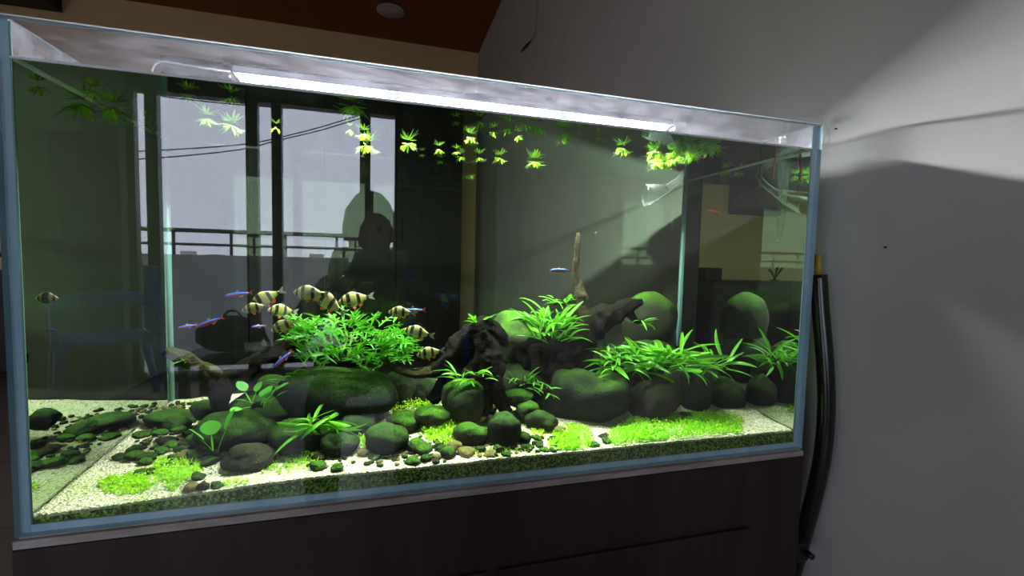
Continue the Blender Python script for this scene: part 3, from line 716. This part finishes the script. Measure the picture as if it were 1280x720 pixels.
def leaf_mesh(name, kind, seed):
    rnd = random.Random(seed); bm = bmesh.new()
    if kind == 'fern':
        add_blade(bm, (0, 0, 0), Vector((0, .0, 1)) + Vector((.25*rnd.uniform(-1, 1), .4, 0)), Vector((0, -1, .3)), 1, rnd.uniform(.10, .17), rnd.uniform(.3, 1.6), 8)
    elif kind == 'trident':
        d = Vector((.15*rnd.uniform(-1, 1), .35, 1)).normalized()
        add_blade(bm, (0, 0, 0), d, Vector((0, -1, .3)), 1, .13, .5, 7)
        for k in range(4):
            u = .32+.14*k; q = d*u+Vector((0, 0, -.10*u*u)); sgn = 1 if k % 2 else -1
            add_blade(bm, q, d*.75+Vector((sgn*.8, rnd.uniform(-.2, .2), 0)), Vector((0, -1, .3)), rnd.uniform(.28, .42), .085, .4, 4)
    elif kind == 'round':
        add_blade(bm, (0, 0, 0), Vector((0, .3, 1)), Vector((0, -1, .3)), .62, .05, .2, 3)
        add_blade(bm, Vector((0, .15, .52)), Vector((0, .35, 1)), Vector((0, -1, .3)), .5, .46, .5, 8, fold=.08)
    me = bpy.data.meshes.new(name); bm.to_mesh(me); bm.free()
    me.polygons.foreach_set('use_smooth', [True]*len(me.polygons))
    return me
LM = {k: [leaf_mesh(k+'_leaf', k, i) for i in range(6)] for k in ('fern', 'trident', 'round')}
for k, mm in (('fern', 'fern'), ('trident', 'trident'), ('round', 'pale_leaf')):
    for me in LM[k]: me.materials.append(M[mm])
def clump(name, label, cat, c, n, lens, spread, kind, seed, tilt=(.2, 1.2), rhiz=True, bias=(0, 0, 0)):
    """spread: half extents (x, y, z) in metres of the leaf bases around c"""
    rnd = random.Random(seed); c = Vector(c)
    r = empty(name, c, label, cat)
    for k in range(n):
        q = Vector((rnd.uniform(-1, 1)*spread[0], rnd.uniform(-1, 1)*spread[1], rnd.uniform(-1, 1)*spread[2]))
        out = math.atan2(q.y/max(spread[1], .001)+rnd.gauss(0, .6)+bias[1], q.x/max(spread[0], .001)+rnd.gauss(0, .6)+bias[0])
        th = rnd.uniform(*tilt)
        d = Vector((math.cos(out)*math.sin(th), math.sin(out)*math.sin(th), math.cos(th)))
        L = rnd.uniform(*lens)
        tip = c+q+d*L                                # keep leaf tips inside the water
        if tip.y < TG+.006 or tip.y > TD-TG-.006: d.y *= -.4; d.normalize()
        if tip.x < TG+.01 or tip.x > TW-TG-.01: d.x *= -.5; d.normalize()
        y_ = Vector((math.cos(out+rnd.uniform(-.6, .6)), math.sin(out+rnd.uniform(-.6, .6)), 0)); y_ = (y_-d*y_.dot(d)).normalized(); x_ = y_.cross(d)
        m3 = Matrix((x_, y_, d)).transposed().to_4x4()
        o = bpy.data.objects.new('leaf', LM[kind][rnd.randrange(6)]); COL.objects.link(o); o.parent = r
        o.matrix_local = Matrix.Translation(q) @ m3 @ Matrix.Scale(L, 4)
    if rhiz:
        tube('rhizome', [(-spread[0]*.7, 0, -.004), (0, spread[1]*.3, 0), (spread[0]*.7, 0, -.004)], [.003, .005, .003], M['wood'], r, seg=8)
    return r
clump('trident_fern', 'dense feathery green fern on the driftwood above the large boulder', 'fern', P(438, 432, .20), 190, (.030, .055), (.080, .045, .042), 'trident', 1, (.1, 1.3))
clump('trident_fern', 'feathery fern tuft reaching sideways toward the wooden arch', 'fern', P(486, 436, .19), 36, (.03, .055), (.03, .02, .012), 'trident', 2, (.5, 1.5), bias=(.8, 0, 0))
clump('java_fern', 'small sprig with two broad leaves atop the wooden arch', 'fern', P(597, 404, .178), 8, (.03, .05), (.008, .006, .003), 'fern', 3, (.2, 1.1))
clump('java_fern', 'tall bright fern rooted between moss-covered rock and stump', 'fern', P(690, 412, .19), 80, (.03, .078), (.035, .02, .025), 'fern', 4, (.05, .9))
clump('java_fern', 'fern tuft on top of the stump near the stick', 'fern', P(700, 378, .20), 14, (.03, .055), (.02, .015, .008), 'fern', 5, (.4, 1.3))
clump('java_fern', 'large sprawling fern behind the pyramid-shaped boulder', 'fern', P(785, 452, .15), 100, (.035, .075), (.05, .025, .02), 'fern', 6, (.3, 1.6))
clump('java_fern', 'leafy fern spilling over the slanting brown stone', 'fern', P(835, 452, .13), 95, (.04, .085), (.04, .02, .02), 'fern', 7, (.3, 1.9))
clump('java_fern', 'fern at the right end of the rock pile', 'fern', P(888, 455, .14), 40, (.035, .075), (.03, .02, .012), 'fern', 8, (.3, 1.5))
clump('java_fern', 'dim fern tuft growing under the wooden arch', 'fern', P(588, 470, .135), 30, (.025, .05), (.028, .01, .008), 'fern', 9, (.3, 1.5))
clump('java_fern', 'dim small fern between arch and stump base', 'fern', P(655, 480, .16), 18, (.02, .04), (.02, .01, .012), 'fern', 10, (.3, 1.5))
clump('java_fern', 'little fern at the foot of the pyramid-shaped boulder', 'fern', P(682, 488, .13), 14, (.02, .035), (.012, .008, .012), 'fern', 11, (.3, 1.5))
clump('java_fern', 'few thin leaves hanging from the driftwood tip', 'fern', P(800, 402, .185), 9, (.025, .04), (.01, .006, .015), 'fern', 12, (.6, 1.9))
clump('curled_fern', 'curled broad-leaved plant on the dark speckled stone', 'plant', P(397, 530, .085), 24, (.03, .062), (.02, .012, .008), 'fern', 13, (.5, 1.9))
clump('anubias', 'small plant with round leaves behind the dark speckled stone', 'plant', P(322, 506, .12), 9, (.03, .05), (.012, .008, .006), 'round', 14, (.2, 1.3))
clump('anubias', 'spoon-leaved seedling on the left gravel', 'plant', P(269, 566, .065), 3, (.04, .065), (.004, .003, .003), 'round', 15, (.0, .5))
clump('java_fern', 'tiny sprout clinging to the pale mossy branch', 'plant', P(231, 450, .15), 7, (.010, .016), (.006, .005, .003), 'fern', 16, (.2, 1.5), rhiz=False)
clump('java_fern', 'dim leaf tuft left of the large smooth boulder', 'fern', P(356, 478, .19), 14, (.02, .04), (.015, .01, .015), 'fern', 17, (.3, 1.6))

# ------------------------------------------------------------------ carpet plants (too many to count)
def carpet(label, patches, seed, lift=.0):
    rnd = random.Random(seed); bm = bmesh.new()
    for cx, cy_, rx, ry, n, hmax in patches:
        for _ in range(n):
            a = rnd.uniform(0, 6.283); r = math.sqrt(rnd.random())
            p = ground(cx+rx*r*math.cos(a), cy_+ry*r*math.sin(a))
            if not (TG+.004 < p.y < TD-TG-.01): continue
            z0 = sand_z(p.x, p.y); hh = hmax*(1-r*.6)*rnd.uniform(.3, 1.0)
            for k in range(4):
                an = rnd.uniform(0, 6.283); t_ = rnd.uniform(.3, 1.3); L = rnd.uniform(.0024, .0046)
                d = Vector((math.cos(an)*math.sin(t_), math.sin(an)*math.sin(t_), math.cos(t_)))
                s = Vector((-math.sin(an), math.cos(an), 0))*L*.42
                b = Vector((p.x, p.y, z0+hh*(.35+.2*k)))+Vector((rnd.gauss(0, .002), rnd.gauss(0, .002), 0))
                b.y = max(b.y, TG+.008)
                v = [bm.verts.new(b), bm.verts.new(b+d*L*.55+s), bm.verts.new(b+d*L), bm.verts.new(b+d*L*.55-s)]
                bm.faces.new(v)
    return tag(obj('carpet_plant', bm, M['bright']), label, 'carpet plant', kind='stuff')
carpet('bright green carpet plants before the slanting and upright stones', [(850, 538, 78, 20, 1500, .016), (795, 548, 40, 14, 420, .014), (890, 528, 38, 12, 420, .014)], 1)
carpet('bright green carpet tuft before the pyramid-shaped boulder', [(716, 548, 26, 16, 420, .016), (706, 555, 20, 12, 200, .012)], 2)
carpet('bright carpet plants between the egg-shaped and flat-topped stones', [(548, 528, 28, 20, 480, .028), (520, 515, 34, 10, 300, .03), (555, 545, 24, 12, 220, .018)], 3)
carpet('sparse bright carpet plants on the left front sand', [(157, 606, 32, 12, 240, .008), (222, 586, 30, 16, 300, .012), (198, 596, 40, 9, 120, .008), (215, 608, 10, 5, 24, .006)], 4)
carpet('scattered carpet sprigs before the brown oval stone', [(345, 582, 44, 10, 100, .007), (380, 572, 24, 9, 110, .010), (297, 606, 18, 5, 22, .006), (452, 552, 10, 8, 70, .014)], 5)
carpet('few carpet sprigs beside the oblong dark stone', [(672, 542, 10, 6, 50, .01), (632, 566, 40, 5, 40, .005)], 6)
carpet('leafy green tangle beneath the wooden arch', [(578, 512, 28, 10, 160, .02)], 7)

# ------------------------------------------------------------------ floating plants
def rosette(seed, n, rl, roots):
    rnd = random.Random(seed); r = empty('floating_plant', (0, 0, 0))
    bm = bmesh.new()
    for k in range(n):
        a = 6.283*k/n*2.4+rnd.uniform(-.4, .4); t_ = rnd.uniform(.8, 1.9)
        d = Vector((math.cos(a)*math.sin(t_), math.sin(a)*math.sin(t_), -rnd.uniform(.05, 1.1))).normalized()
        add_blade(bm, d*rl*.15, d, Vector((0, 0, 1)) if abs(d.z) < .9 else Vector((1, 0, 0)), rl*rnd.uniform(.6, 1), rl*rnd.uniform(.14, .26), rnd.uniform(-.3, .5), 3)
    obj('foliage', bm, M['float'], r)
    bm = bmesh.new()
    for k in range(roots):
        a = rnd.uniform(0, 6.28); L = rl*rnd.uniform(.8, 1.7)
        bm_tube(bm, [(0, 0, 0), (math.cos(a)*L*.5, math.sin(a)*L*.5, -L*.25), (math.cos(a)*L*.9, math.sin(a)*L*.9, -L*rnd.uniform(.2, .8))], [.0005, .0004, .0002], seg=3, n=2)
    obj('roots', bm, M['root'], r)
    return r
fl = [rosette(1, 24, .013, 8), rosette(2, 15, .010, 5), rosette(3, 36, .017, 10), rosette(4, 8, .007, 3)]
used = [False]*4
def floaty(x, y, kind, scale, label, group=None, seed=0):
    d = ray(x, y); t_ = (WL-.004-CC.z)/d.z; p = CC+d*t_
    if p.y > .36 or t_ < 0: p = at(x, y, 1, .34)
    p.y = max(p.y, TG+.022); p.x = min(max(p.x, TG+.02), TW-TG-.02); p.z = min(p.z, WL-.003)
    rz = (x*37 % 100)/16
    if not used[kind]:
        used[kind] = True; o = fl[kind]; o.location = p; o.rotation_euler = (0, 0, rz); o.scale = (scale*1.25,)*3; return tag(o, label, 'floating plant', group)
    return dup(fl[kind], p, rz, label, 'floating plant', group, scale=scale*1.25)
FG = 'single floating plants on the water'
singles = [(75, 128, 2, 1.1), (40, 147, 3, 1), (290, 157, 0, 1.2), (345, 160, 3, 1.2), (458, 182, 2, 1.0), (455, 168, 1, 1), (437, 163, 3, 1), (510, 180, 0, 1.1), (528, 193, 3, .9), (549, 187, 1, 1), (550, 201, 1, .9),
           (588, 172, 1, 1.1), (576, 196, 0, .8), (599, 197, 1, 1.1), (588, 219, 0, .9), (625, 198, 0, .9), (668, 202, 2, .9), (636, 160, 1, 1.2), (672, 158, 2, .8), (705, 166, 2, .9), (748, 172, 3, 1.3), (779, 186, 0, 1), (997, 222, 0, .9), (600, 152, 1, 1), (570, 152, 3, 1), (440, 133, 2, 1), (258, 149, 1, 1.2), (235, 118, 1, 1), (290, 122, 1, 1), (116, 115, 1, 1.1), (150, 150, 1, 1.0), (190, 150, 1, .8), (648, 170, 3, 1.2), (617, 165, 3, 1.2), (745, 290, 3, .6), (130, 281, 3, .8), (570, 190, 3, 1), (660, 150, 0, 1), (725, 165, 3, 1)]
kw = {0: 'spiky', 1: 'small leafy', 2: 'dense bushy', 3: 'tiny'}
for x, y, k, s in singles:
    hang = y > 250
    if hang: floaty(x, y, k, s, 'tiny green leaf fragment drifting in mid water', 'leaf fragments in mid water')
    else: floaty(x, y, k, s, '%s bright green floating plant at the water surface' % kw[k], kw[k]+' floating plants')
random.seed(8)
for k in range(46):
    u = random.random(); x = 812+86*u; y = 181+(1-u)*18+random.uniform(-9, 14)*(1-.45*u)-3*u
    floaty(x, y, random.choice((0, 2, 0, 1)), random.uniform(.6, .85), 'bright floating plant in the dense raft above the lily pipe', 'raft of floating plants')

# ------------------------------------------------------------------ glass pipes
def along(pts, X): return [at(x, y, 0, X) for x, y in pts]
lp_ = empty('lily_pipe', P(846, 215, .22), 'clear glass outflow pipe with a flared lily cup', 'glass pipe')
o0 = lp_.location
pp = [P(1003, 168, .30), P(985, 160, .285)]
tube('pipe', [P(x, y, Y)-o0 for x, y, Y in ((862, 168, .25), (862, 190, .25), (858, 206, .245), (850, 222, .235), (836, 234, .225))], [.0055, .0055, .0058, .0065, .0085], M['lab_glass'], lp_, seg=16)
tube('lily_cup', [P(x, y, Y)-o0 for x, y, Y in ((838, 233, .226), (828, 238, .22), (817, 241, .214), (808, 244, .21))], [.008, .013, .019, .022], M['lab_glass'], lp_, seg=20, cap=False)
tube('cup_rim', [Vector((.0225*math.cos(a)*.25, .0225*math.cos(a)*.9, .0225*math.sin(a)))+P(807, 244, .209)-o0 for a in [i*6.2832/16 for i in range(17)]], .0011, M['lab_glass'], lp_, seg=6, n=2)
tube('hook', [P(x, y, Y)-o0 for x, y, Y in ((862, 168, .25), (862, 150, .25), (868, 140, .26), (878, 140, .275))], .0055, M['lab_glass'], lp_, seg=14)
ip = empty('intake_pipe', P(978, 230, .08), 'clear slotted glass intake tube hooked over the right rim', 'glass pipe')
o0 = ip.location
tube('intake_tube', [P(978, y, .07)-o0 for y in (295, 270, 240, 210, 185, 175)], .0088, M['lab_glass'], ip, seg=18)
tube('hook', [P(978, 178, .07)-o0, P(979, 162, .07)-o0, P(988, 152, .072)-o0, P(1003, 149, .075)-o0, P(1022, 151, .078)-o0, P(1031, 162, .08)-o0, P(1033, 180, .08)-o0], .0065, M['lab_glass'], ip, seg=14)
for k in range(9):
    c = P(978, 238+k*5.5, .07)-o0
    tube('slot_ring', [c+Vector((.0092*math.cos(a), .0092*math.sin(a), 0)) for a in [i*6.2832/12 for i in range(13)]], .0005, M['lab_glass'], ip, seg=5, n=1)
M['pink'] = simple('pink_tube', (.55, .10, .18), rough=.4)
tube('pink_tie', [P(971, 183, .062)-o0, P(970, 195, .062)-o0, P(967, 210, .062)-o0, P(966, 224, .064)-o0], .0022, M['pink'], ip, seg=8)

# ------------------------------------------------------------------ fish
def fish_body(prof, wr, seg=14):
    bm = bmesh.new(); rings = []
    for x, zc, h in prof:
        rings.append([bm.verts.new((x, h*wr*.5*math.cos(2*math.pi*k/seg), zc+h*.5*math.sin(2*math.pi*k/seg))) for k in range(seg)])
    for a, b in zip(rings, rings[1:]):
        for k in range(seg): bm.faces.new((a[k], a[(k+1) % seg], b[(k+1) % seg], b[k]))
    bm.faces.new(list(reversed(rings[0]))); bm.faces.new(rings[-1])
    bmesh.ops.recalc_face_normals(bm, faces=bm.faces)
    return bm
def fin(name, poly, th, mat, parent, yaw_=0, off=(0, 0, 0)):
    bm = bmesh.new()
    f = bm.faces.new([bm.verts.new((x, -th/2, z)) for x, z in poly])
    e = bmesh.ops.extrude_face_region(bm, geom=[f]); bmesh.ops.translate(bm, vec=(0, th, 0), verts=[v for v in e['geom'] if isinstance(v, bmesh.types.BMVert)])
    bmesh.ops.recalc_face_normals(bm, faces=bm.faces)
    if yaw_: bmesh.ops.rotate(bm, cent=(poly[0][0], 0, poly[0][1]), matrix=Matrix.Rotation(yaw_, 3, 'X'), verts=bm.verts)
    bmesh.ops.translate(bm, vec=off, verts=bm.verts)
    return obj(name, bm, mat, parent, False)
t = NT('tiger_barb_skin'); sp = t.n('ShaderNodeSeparateXYZ'); t.l(t.coord(), sp.inputs[0])
wob = t.math('ADD', t.math('ADD', sp.outputs[0], .5), t.math('MULTIPLY', t.math('SUBTRACT', t.noise(6, 2), .5), .05))
G_, B_ = (.38, .35, .10), (.008, .010, .008)
bars = t.ramp(wob, [(0, B_), (.09, G_), (.30, B_), (.41, G_), (.62, B_), (.74, G_), (.84, B_), (.91, (.55, .33, .12))], 'CONSTANT')
M['barb'] = t.surf(t.bsdf(bars, .3, .6))
M['fin_red'] = simple('fin_red', (.65, .12, .03), rough=.5); M['fin_black'] = simple('fin_black', (.015, .012, .01), rough=.5); M['fin_clear'] = simple('fin_pale', (.30, .26, .18), rough=.5)
M['eye'] = simple('fish_eye', (.004, .004, .004), rough=.1)
def barb():
    r = empty('tiger_barb', (0, 0, 0))
    obj('body', fish_body([(-.50, .0, .11), (-.42, .0, .14), (-.30, .005, .25), (-.15, .01, .42), (0, .01, .52), (.12, .005, .51), (.25, -.01, .43), (.36, -.02, .29), (.44, -.03, .17), (.49, -.035, .07), (.50, -.035, .03)], .36), M['barb'], r)
    fin('tail_fin', [(-.49, .04), (-.60, .11), (-.70, .14), (-.62, .0), (-.70, -.13), (-.60, -.09), (-.49, -.04)], .012, M['fin_clear'], r)
    fin('dorsal_fin', [(.08, .21), (.0, .36), (-.10, .33), (-.20, .17)], .014, M['fin_black'], r)
    fin('anal_fin', [(-.12, -.17), (-.16, -.29), (-.26, -.25), (-.30, -.09)], .012, M['fin_red'], r)
    for s in (-1, 1):
        fin('pelvic_fin', [(.10, -.20), (.04, -.33), (-.04, -.30), (-.02, -.20)], .010, M['fin_red'], r, s*.3, (0, s*.03, 0))
        fin('pectoral_fin', [(.22, -.10), (.12, -.17), (.10, -.10)], .008, M['fin_clear'], r, s*-.4, (0, s*.085, 0))
        bm = bmesh.new(); bmesh.ops.create_uvsphere(bm, u_segments=10, v_segments=8, radius=.028); bmesh.ops.translate(bm, vec=(.39, s*.045, .0), verts=bm.verts); obj('eye', bm, M['eye'], r)
    return r
t = NT('cardinal_tetra_skin'); sp = t.n('ShaderNodeSeparateXYZ'); t.l(t.coord(), sp.inputs[0])
M['tetra'] = t.surf(t.bsdf(t.ramp(t.math('ADD', t.math('MULTIPLY', sp.outputs[2], 4.0), .5), [(0, (.55, .02, .03)), (.42, (.50, .02, .04)), (.5, (.03, .12, .95)), (.72, (.10, .25, 1.0)), (.8, (.03, .04, .10))], 'CONSTANT'), .25, .8))
def tetra(skin='tetra', nm='cardinal_tetra', fm='fin_red'):
    r = empty(nm, (0, 0, 0))
    obj('body', fish_body([(-.50, 0, .06), (-.35, 0, .11), (-.15, 0, .19), (.05, 0, .23), (.22, 0, .21), (.36, 0, .15), (.46, -.01, .08), (.50, -.012, .03)], .5, 12), M[skin], r)
    fin('tail_fin', [(-.49, .03), (-.66, .12), (-.59, .0), (-.66, -.12), (-.49, -.03)], .01, M[fm], r)
    fin('dorsal_fin', [(.05, .10), (-.02, .20), (-.12, .17), (-.10, .08)], .01, M['fin_clear'], r); fin('anal_fin', [(-.08, -.10), (-.14, -.18), (-.28, -.10), (-.28, -.05)], .01, M['fin_clear'], r)
    for s in (-1, 1):
        bm = bmesh.new(); bmesh.ops.create_uvsphere(bm, u_segments=8, v_segments=6, radius=.024); bmesh.ops.translate(bm, vec=(.40, s*.028, .012), verts=bm.verts); obj('eye', bm, M['eye'], r)
    return r
bp, tp_ = barb(), tetra()
first = {'b': True, 't': True}
def put(kind, x, y, Y, lenpx, ang, pitch, label, group):
    """ang: heading about z in degrees (0 = facing right along the tank, 180 = left); pitch: nose up in degrees"""
    p = P(x, y, Y); src = bp if kind == 'b' else tp_
    L = lenpx*pz(p)/max(.5, abs(math.cos(math.radians(ang))))
    rot = (0, -math.radians(pitch), math.radians(ang))
    if first[kind]:
        first[kind] = False; src.location = p; src.rotation_euler = rot; src.scale = (L,)*3; return tag(src, label, 'fish', group)
    return dup(src, p, 0, label, 'fish', group, rot=rot, scale=L)
BG, TGp = 'tiger barbs above the fern', 'cardinal tetras'
for x, y, Y, l, a, pt, lb in (
    (317, 385, .13, 26, 190, -10, 'black-striped golden barb facing left at the head of the shoal'),
    (331, 373, .16, 34, 200, -25, 'black-striped golden barb above the leading one'),
    (351, 388, .20, 26, 215, 10, 'dim striped barb behind the two leading ones'),
    (386, 366, .15, 36, 170, 5, 'large striped barb with a red belly fin above the shoal'),
    (410, 377, .17, 38, 160, 35, 'striped barb slanting nose-up next to the large one'),
    (442, 374, .20, 36, 195, -8, 'striped barb half hidden behind the top of the feathery fern'),
    (354, 407, .15, 30, 185, -20, 'striped barb nose-down at the left edge of the feathery fern'),
    (500, 390, .16, 28, 172, 4, 'small striped barb right of the feathery fern, near the tetra'),
    (521, 415, .17, 32, 165, 12, 'striped barb with an orange fin above the wooden arch root'),
    (536, 441, .16, 30, 185, -6, 'pale striped barb over the thin mossy root'),
    (430, 425, .26, 28, 30, 0, 'striped barb hiding behind the feathery fern'),
    (52, 372, .05, 32, 5, 0, 'golden striped barb alone by the left end pane')):
    put('b', x, y, Y, l, a, pt, lb, BG)
for x, y, Y, l, a, pt, lb in (
    (296, 368, .12, 26, 190, -8, 'blue and red tetra left of the barb shoal'),
    (233, 408, .10, 15, 215, -6, 'small blue tetra above the pale mossy branch'),
    (261, 403, .10, 27, 185, -22, 'bright blue and red tetra slanting down, over the driftwood'),
    (322, 408, .18, 12, 220, 0, 'tiny blue tetra below the barb shoal'),
    (352, 450, .12, 24, 200, -42, 'tetra diving steeply before the driftwood trunk'),
    (515, 388, .19, 26, 180, -2, 'red-tailed tetra right behind the small striped barb'),
    (699, 338, .16, 25, 178, -2, 'pale red and blue tetra beside the upright stick'),
    (62, 412, .06, 14, 160, 5, 'small blue tetra by the left end pane'),
    (38, 411, .06, 18, 185, 0, 'blue tetra close behind another by the left end pane')):
    put('t', x, y, Y, l, a, pt, lb, TGp)
M['orange'] = simple('orange_skin', (.75, .16, .03), (.62, .10, .02), 8, rough=.35)
of = tetra('orange', 'platy', 'orange'); of.location = P(893, 265, .10); of.scale = (.03,)*3; of.rotation_euler = (0, math.radians(-8), math.radians(170))
tag(of, 'small orange fish below the lily pipe', 'fish')

# ------------------------------------------------------------------ the person taking the picture (mirrored in the glass)
M['cloth'] = simple('dark_shirt', (.014, .015, .018), (.010, .011, .013), 20, .9); M['skin'] = simple('skin', (.10, .055, .04), rough=.55); M['hair'] = simple('hair_black', (.006, .005, .005), rough=.5)
def skinned(name, verts, edges, root, mat, parent, lv=2):
    me = bpy.data.meshes.new(name); me.from_pydata([v[:3] for v in verts], edges, [])
    o = bpy.data.objects.new(name, me); COL.objects.link(o)
    md = o.modifiers.new('skin', 'SKIN'); md.use_smooth_shade = True
    for i, v in enumerate(verts):
        r = v[3]; me.skin_vertices[0].data[i].radius = (r, r) if not isinstance(r, tuple) else r
        me.skin_vertices[0].data[i].use_root = (i == root)
    s = o.modifiers.new('sub', 'SUBSURF'); s.levels = s.render_levels = lv
    dg = bpy.context.evaluated_depsgraph_get(); new = bpy.data.meshes.new_from_object(o.evaluated_get(dg))
    bpy.data.objects.remove(o); bpy.data.meshes.remove(me)
    return obj(name, new, mat, parent)
PC = Vector((.37, -1.16, FLOOR))
ps = empty('person', PC, 'person in dark clothes seated and holding up a phone, mirrored in the glass', 'person')
ph = CC - fwd*.012 - RR*.045 - UU*.012        # centre of the phone
def L_(p): return tuple(Vector(p)-PC)
hl, hr = ph-RR*.088-fwd*.012, ph+RR*.088-fwd*.012
S_ = [(.37, -1.16, -.08, (.15, .11)), (.37, -1.13, .02, (.135, .10)), (.37, -1.06, .13, (.155, .105)), (.37, -1.0, .21, (.12, .09)), (.37, -.955, .275, .052), (.37, -.93, .33, .05),
      (.20, -1.0, .20, .062), (.12, -.90, .05, .046), (*(hl-fwd*.07-UU*.05), .03),
      (.54, -1.0, .20, .062), (.66, -.90, .05, .046), (*(hr-fwd*.07-UU*.05), .03),
      (.27, -1.13, -.07, .085), (.25, -.74, -.08, .062), (.24, -.72, -.50, .042), (.24, -.68, -.565, .036), (.23, -.56, -.575, .026),
      (.47, -1.13, -.07, .085), (.50, -.74, -.08, .062), (.51, -.72, -.50, .042), (.51, -.68, -.565, .036), (.52, -.56, -.575, .026)]
E_ = [(0, 1), (1, 2), (2, 3), (3, 4), (4, 5), (3, 6), (6, 7), (7, 8), (3, 9), (9, 10), (10, 11), (0, 12), (12, 13), (13, 14), (14, 15), (15, 16), (0, 17), (17, 18), (18, 19), (19, 20), (20, 21)]
skinned('clothed_body', [(*L_(v[:3]), v[3]) for v in S_], E_, 0, M['cloth'], ps)
# head with brow, nose, jaw, ears
hc = Vector((.37, -.90, .435))
bm = bmesh.new(); bmesh.ops.create_uvsphere(bm, u_segments=28, v_segments=20, radius=1)
for v in bm.verts:
    x, y, z = v.co
    wx_ = .076*(1-.28*max(0, -z)**1.5); v.co = Vector((x*wx_, y*.095*(1-.12*max(0, -z)), z*.118))
    if y > 0:
        v.co.y += .022*math.exp(-((x/.14)**2+((z+.15)/.22)**2))+.006*math.exp(-(((abs(x)-.3)/.3)**2+((z-.22)/.12)**2))+.008*math.exp(-((x/.25)**2+((z+.55)/.08)**2))-.007*math.exp(-(((abs(x)-.38)/.14)**2+((z-.02)/.10)**2))
bmesh.ops.translate(bm, vec=hc-PC, verts=bm.verts)
hd = obj('head', bm, M['skin'], ps)
for s in (-1, 1):
    bm = bmesh.new(); bmesh.ops.create_uvsphere(bm, u_segments=10, v_segments=8, radius=1)
    for v in bm.verts: v.co = Vector((v.co.x*.008, v.co.y*.018, v.co.z*.03))
    bmesh.ops.translate(bm, vec=hc-PC+Vector((s*.078, .0, -.005)), verts=bm.verts); obj('ear', bm, M['skin'], hd)
    bm = bmesh.new(); bmesh.ops.create_uvsphere(bm, u_segments=10, v_segments=8, radius=.011); bmesh.ops.translate(bm, vec=hc-PC+Vector((s*.029, .081, .003)), verts=bm.verts); obj('eye', bm, M['eye'], hd)
bm = bmesh.new(); bmesh.ops.create_uvsphere(bm, u_segments=28, v_segments=20, radius=1)
kill = []
for v in bm.verts:
    x, y, z = v.co; k = 1.0+.06*noise.noise(v.co*6)
    if (y > .25 and z < .45) or z < -.35: kill.append(v)
    v.co = Vector((x*.086*k, y*.105*k-.006, z*.128*k+.004))
bmesh.ops.delete(bm, geom=kill, context='VERTS'); bmesh.ops.translate(bm, vec=hc-PC, verts=bm.verts); obj('hair', bm, M['hair'], hd)
# hands closed on the phone's ends
for s, hb in ((-1, hl), (1, hr)):
    out = RR*s
    wrist = hb-fwd*.07-UU*.05
    V = [(wrist, .026), (wrist*.5+hb*.5-fwd*.006, (.018, .030)), (hb-fwd*.006, (.014, .032))]
    Ed = [(0, 1), (1, 2)]
    for k, (u, l) in enumerate(((.026, .9), (.009, 1.0), (-.008, .95), (-.024, .78))):
        kn = hb+UU*u+fwd*.004+out*.006; md_ = kn+fwd*.015*l+out*.002; tp2 = md_-out*.022*l-fwd*.0005
        i = len(V); V += [(kn, .0085), (md_, .008), (tp2, .007)]; Ed += [(2, i), (i, i+1), (i+1, i+2)]
    i = len(V); th0 = hb-fwd*.025+UU*.018; V += [(th0, .011), (th0-out*.02+UU*.012+fwd*.004, .0095), (th0-out*.042+UU*.012+fwd*.008, .008)]; Ed += [(1, i), (i, i+1), (i+1, i+2)]
    skinned('hand', [(*(p-PC), r) for p, r in V], Ed, 0, M['skin'], ps)
phn = empty('smartphone', ph, 'dark phone held up by the seated person', 'phone')
phn.rotation_euler = Matrix((RR, fwd, UU)).transposed().to_euler()
bm = bmesh.new(); bm_box(bm, (-.08, -.004, -.038), (.08, .004, .038), .003); obj('phone_body', bm, M['black'], phn, False)
box('screen', (-.076, -.0046, -.034), (.076, -.0041, .034), M['eye'], phn)
for dz in (.012, -.008): tube('lens', [(.045, .0041, dz), (.045, .0052, dz)], .006, M['eye'], phn, seg=14, n=1)
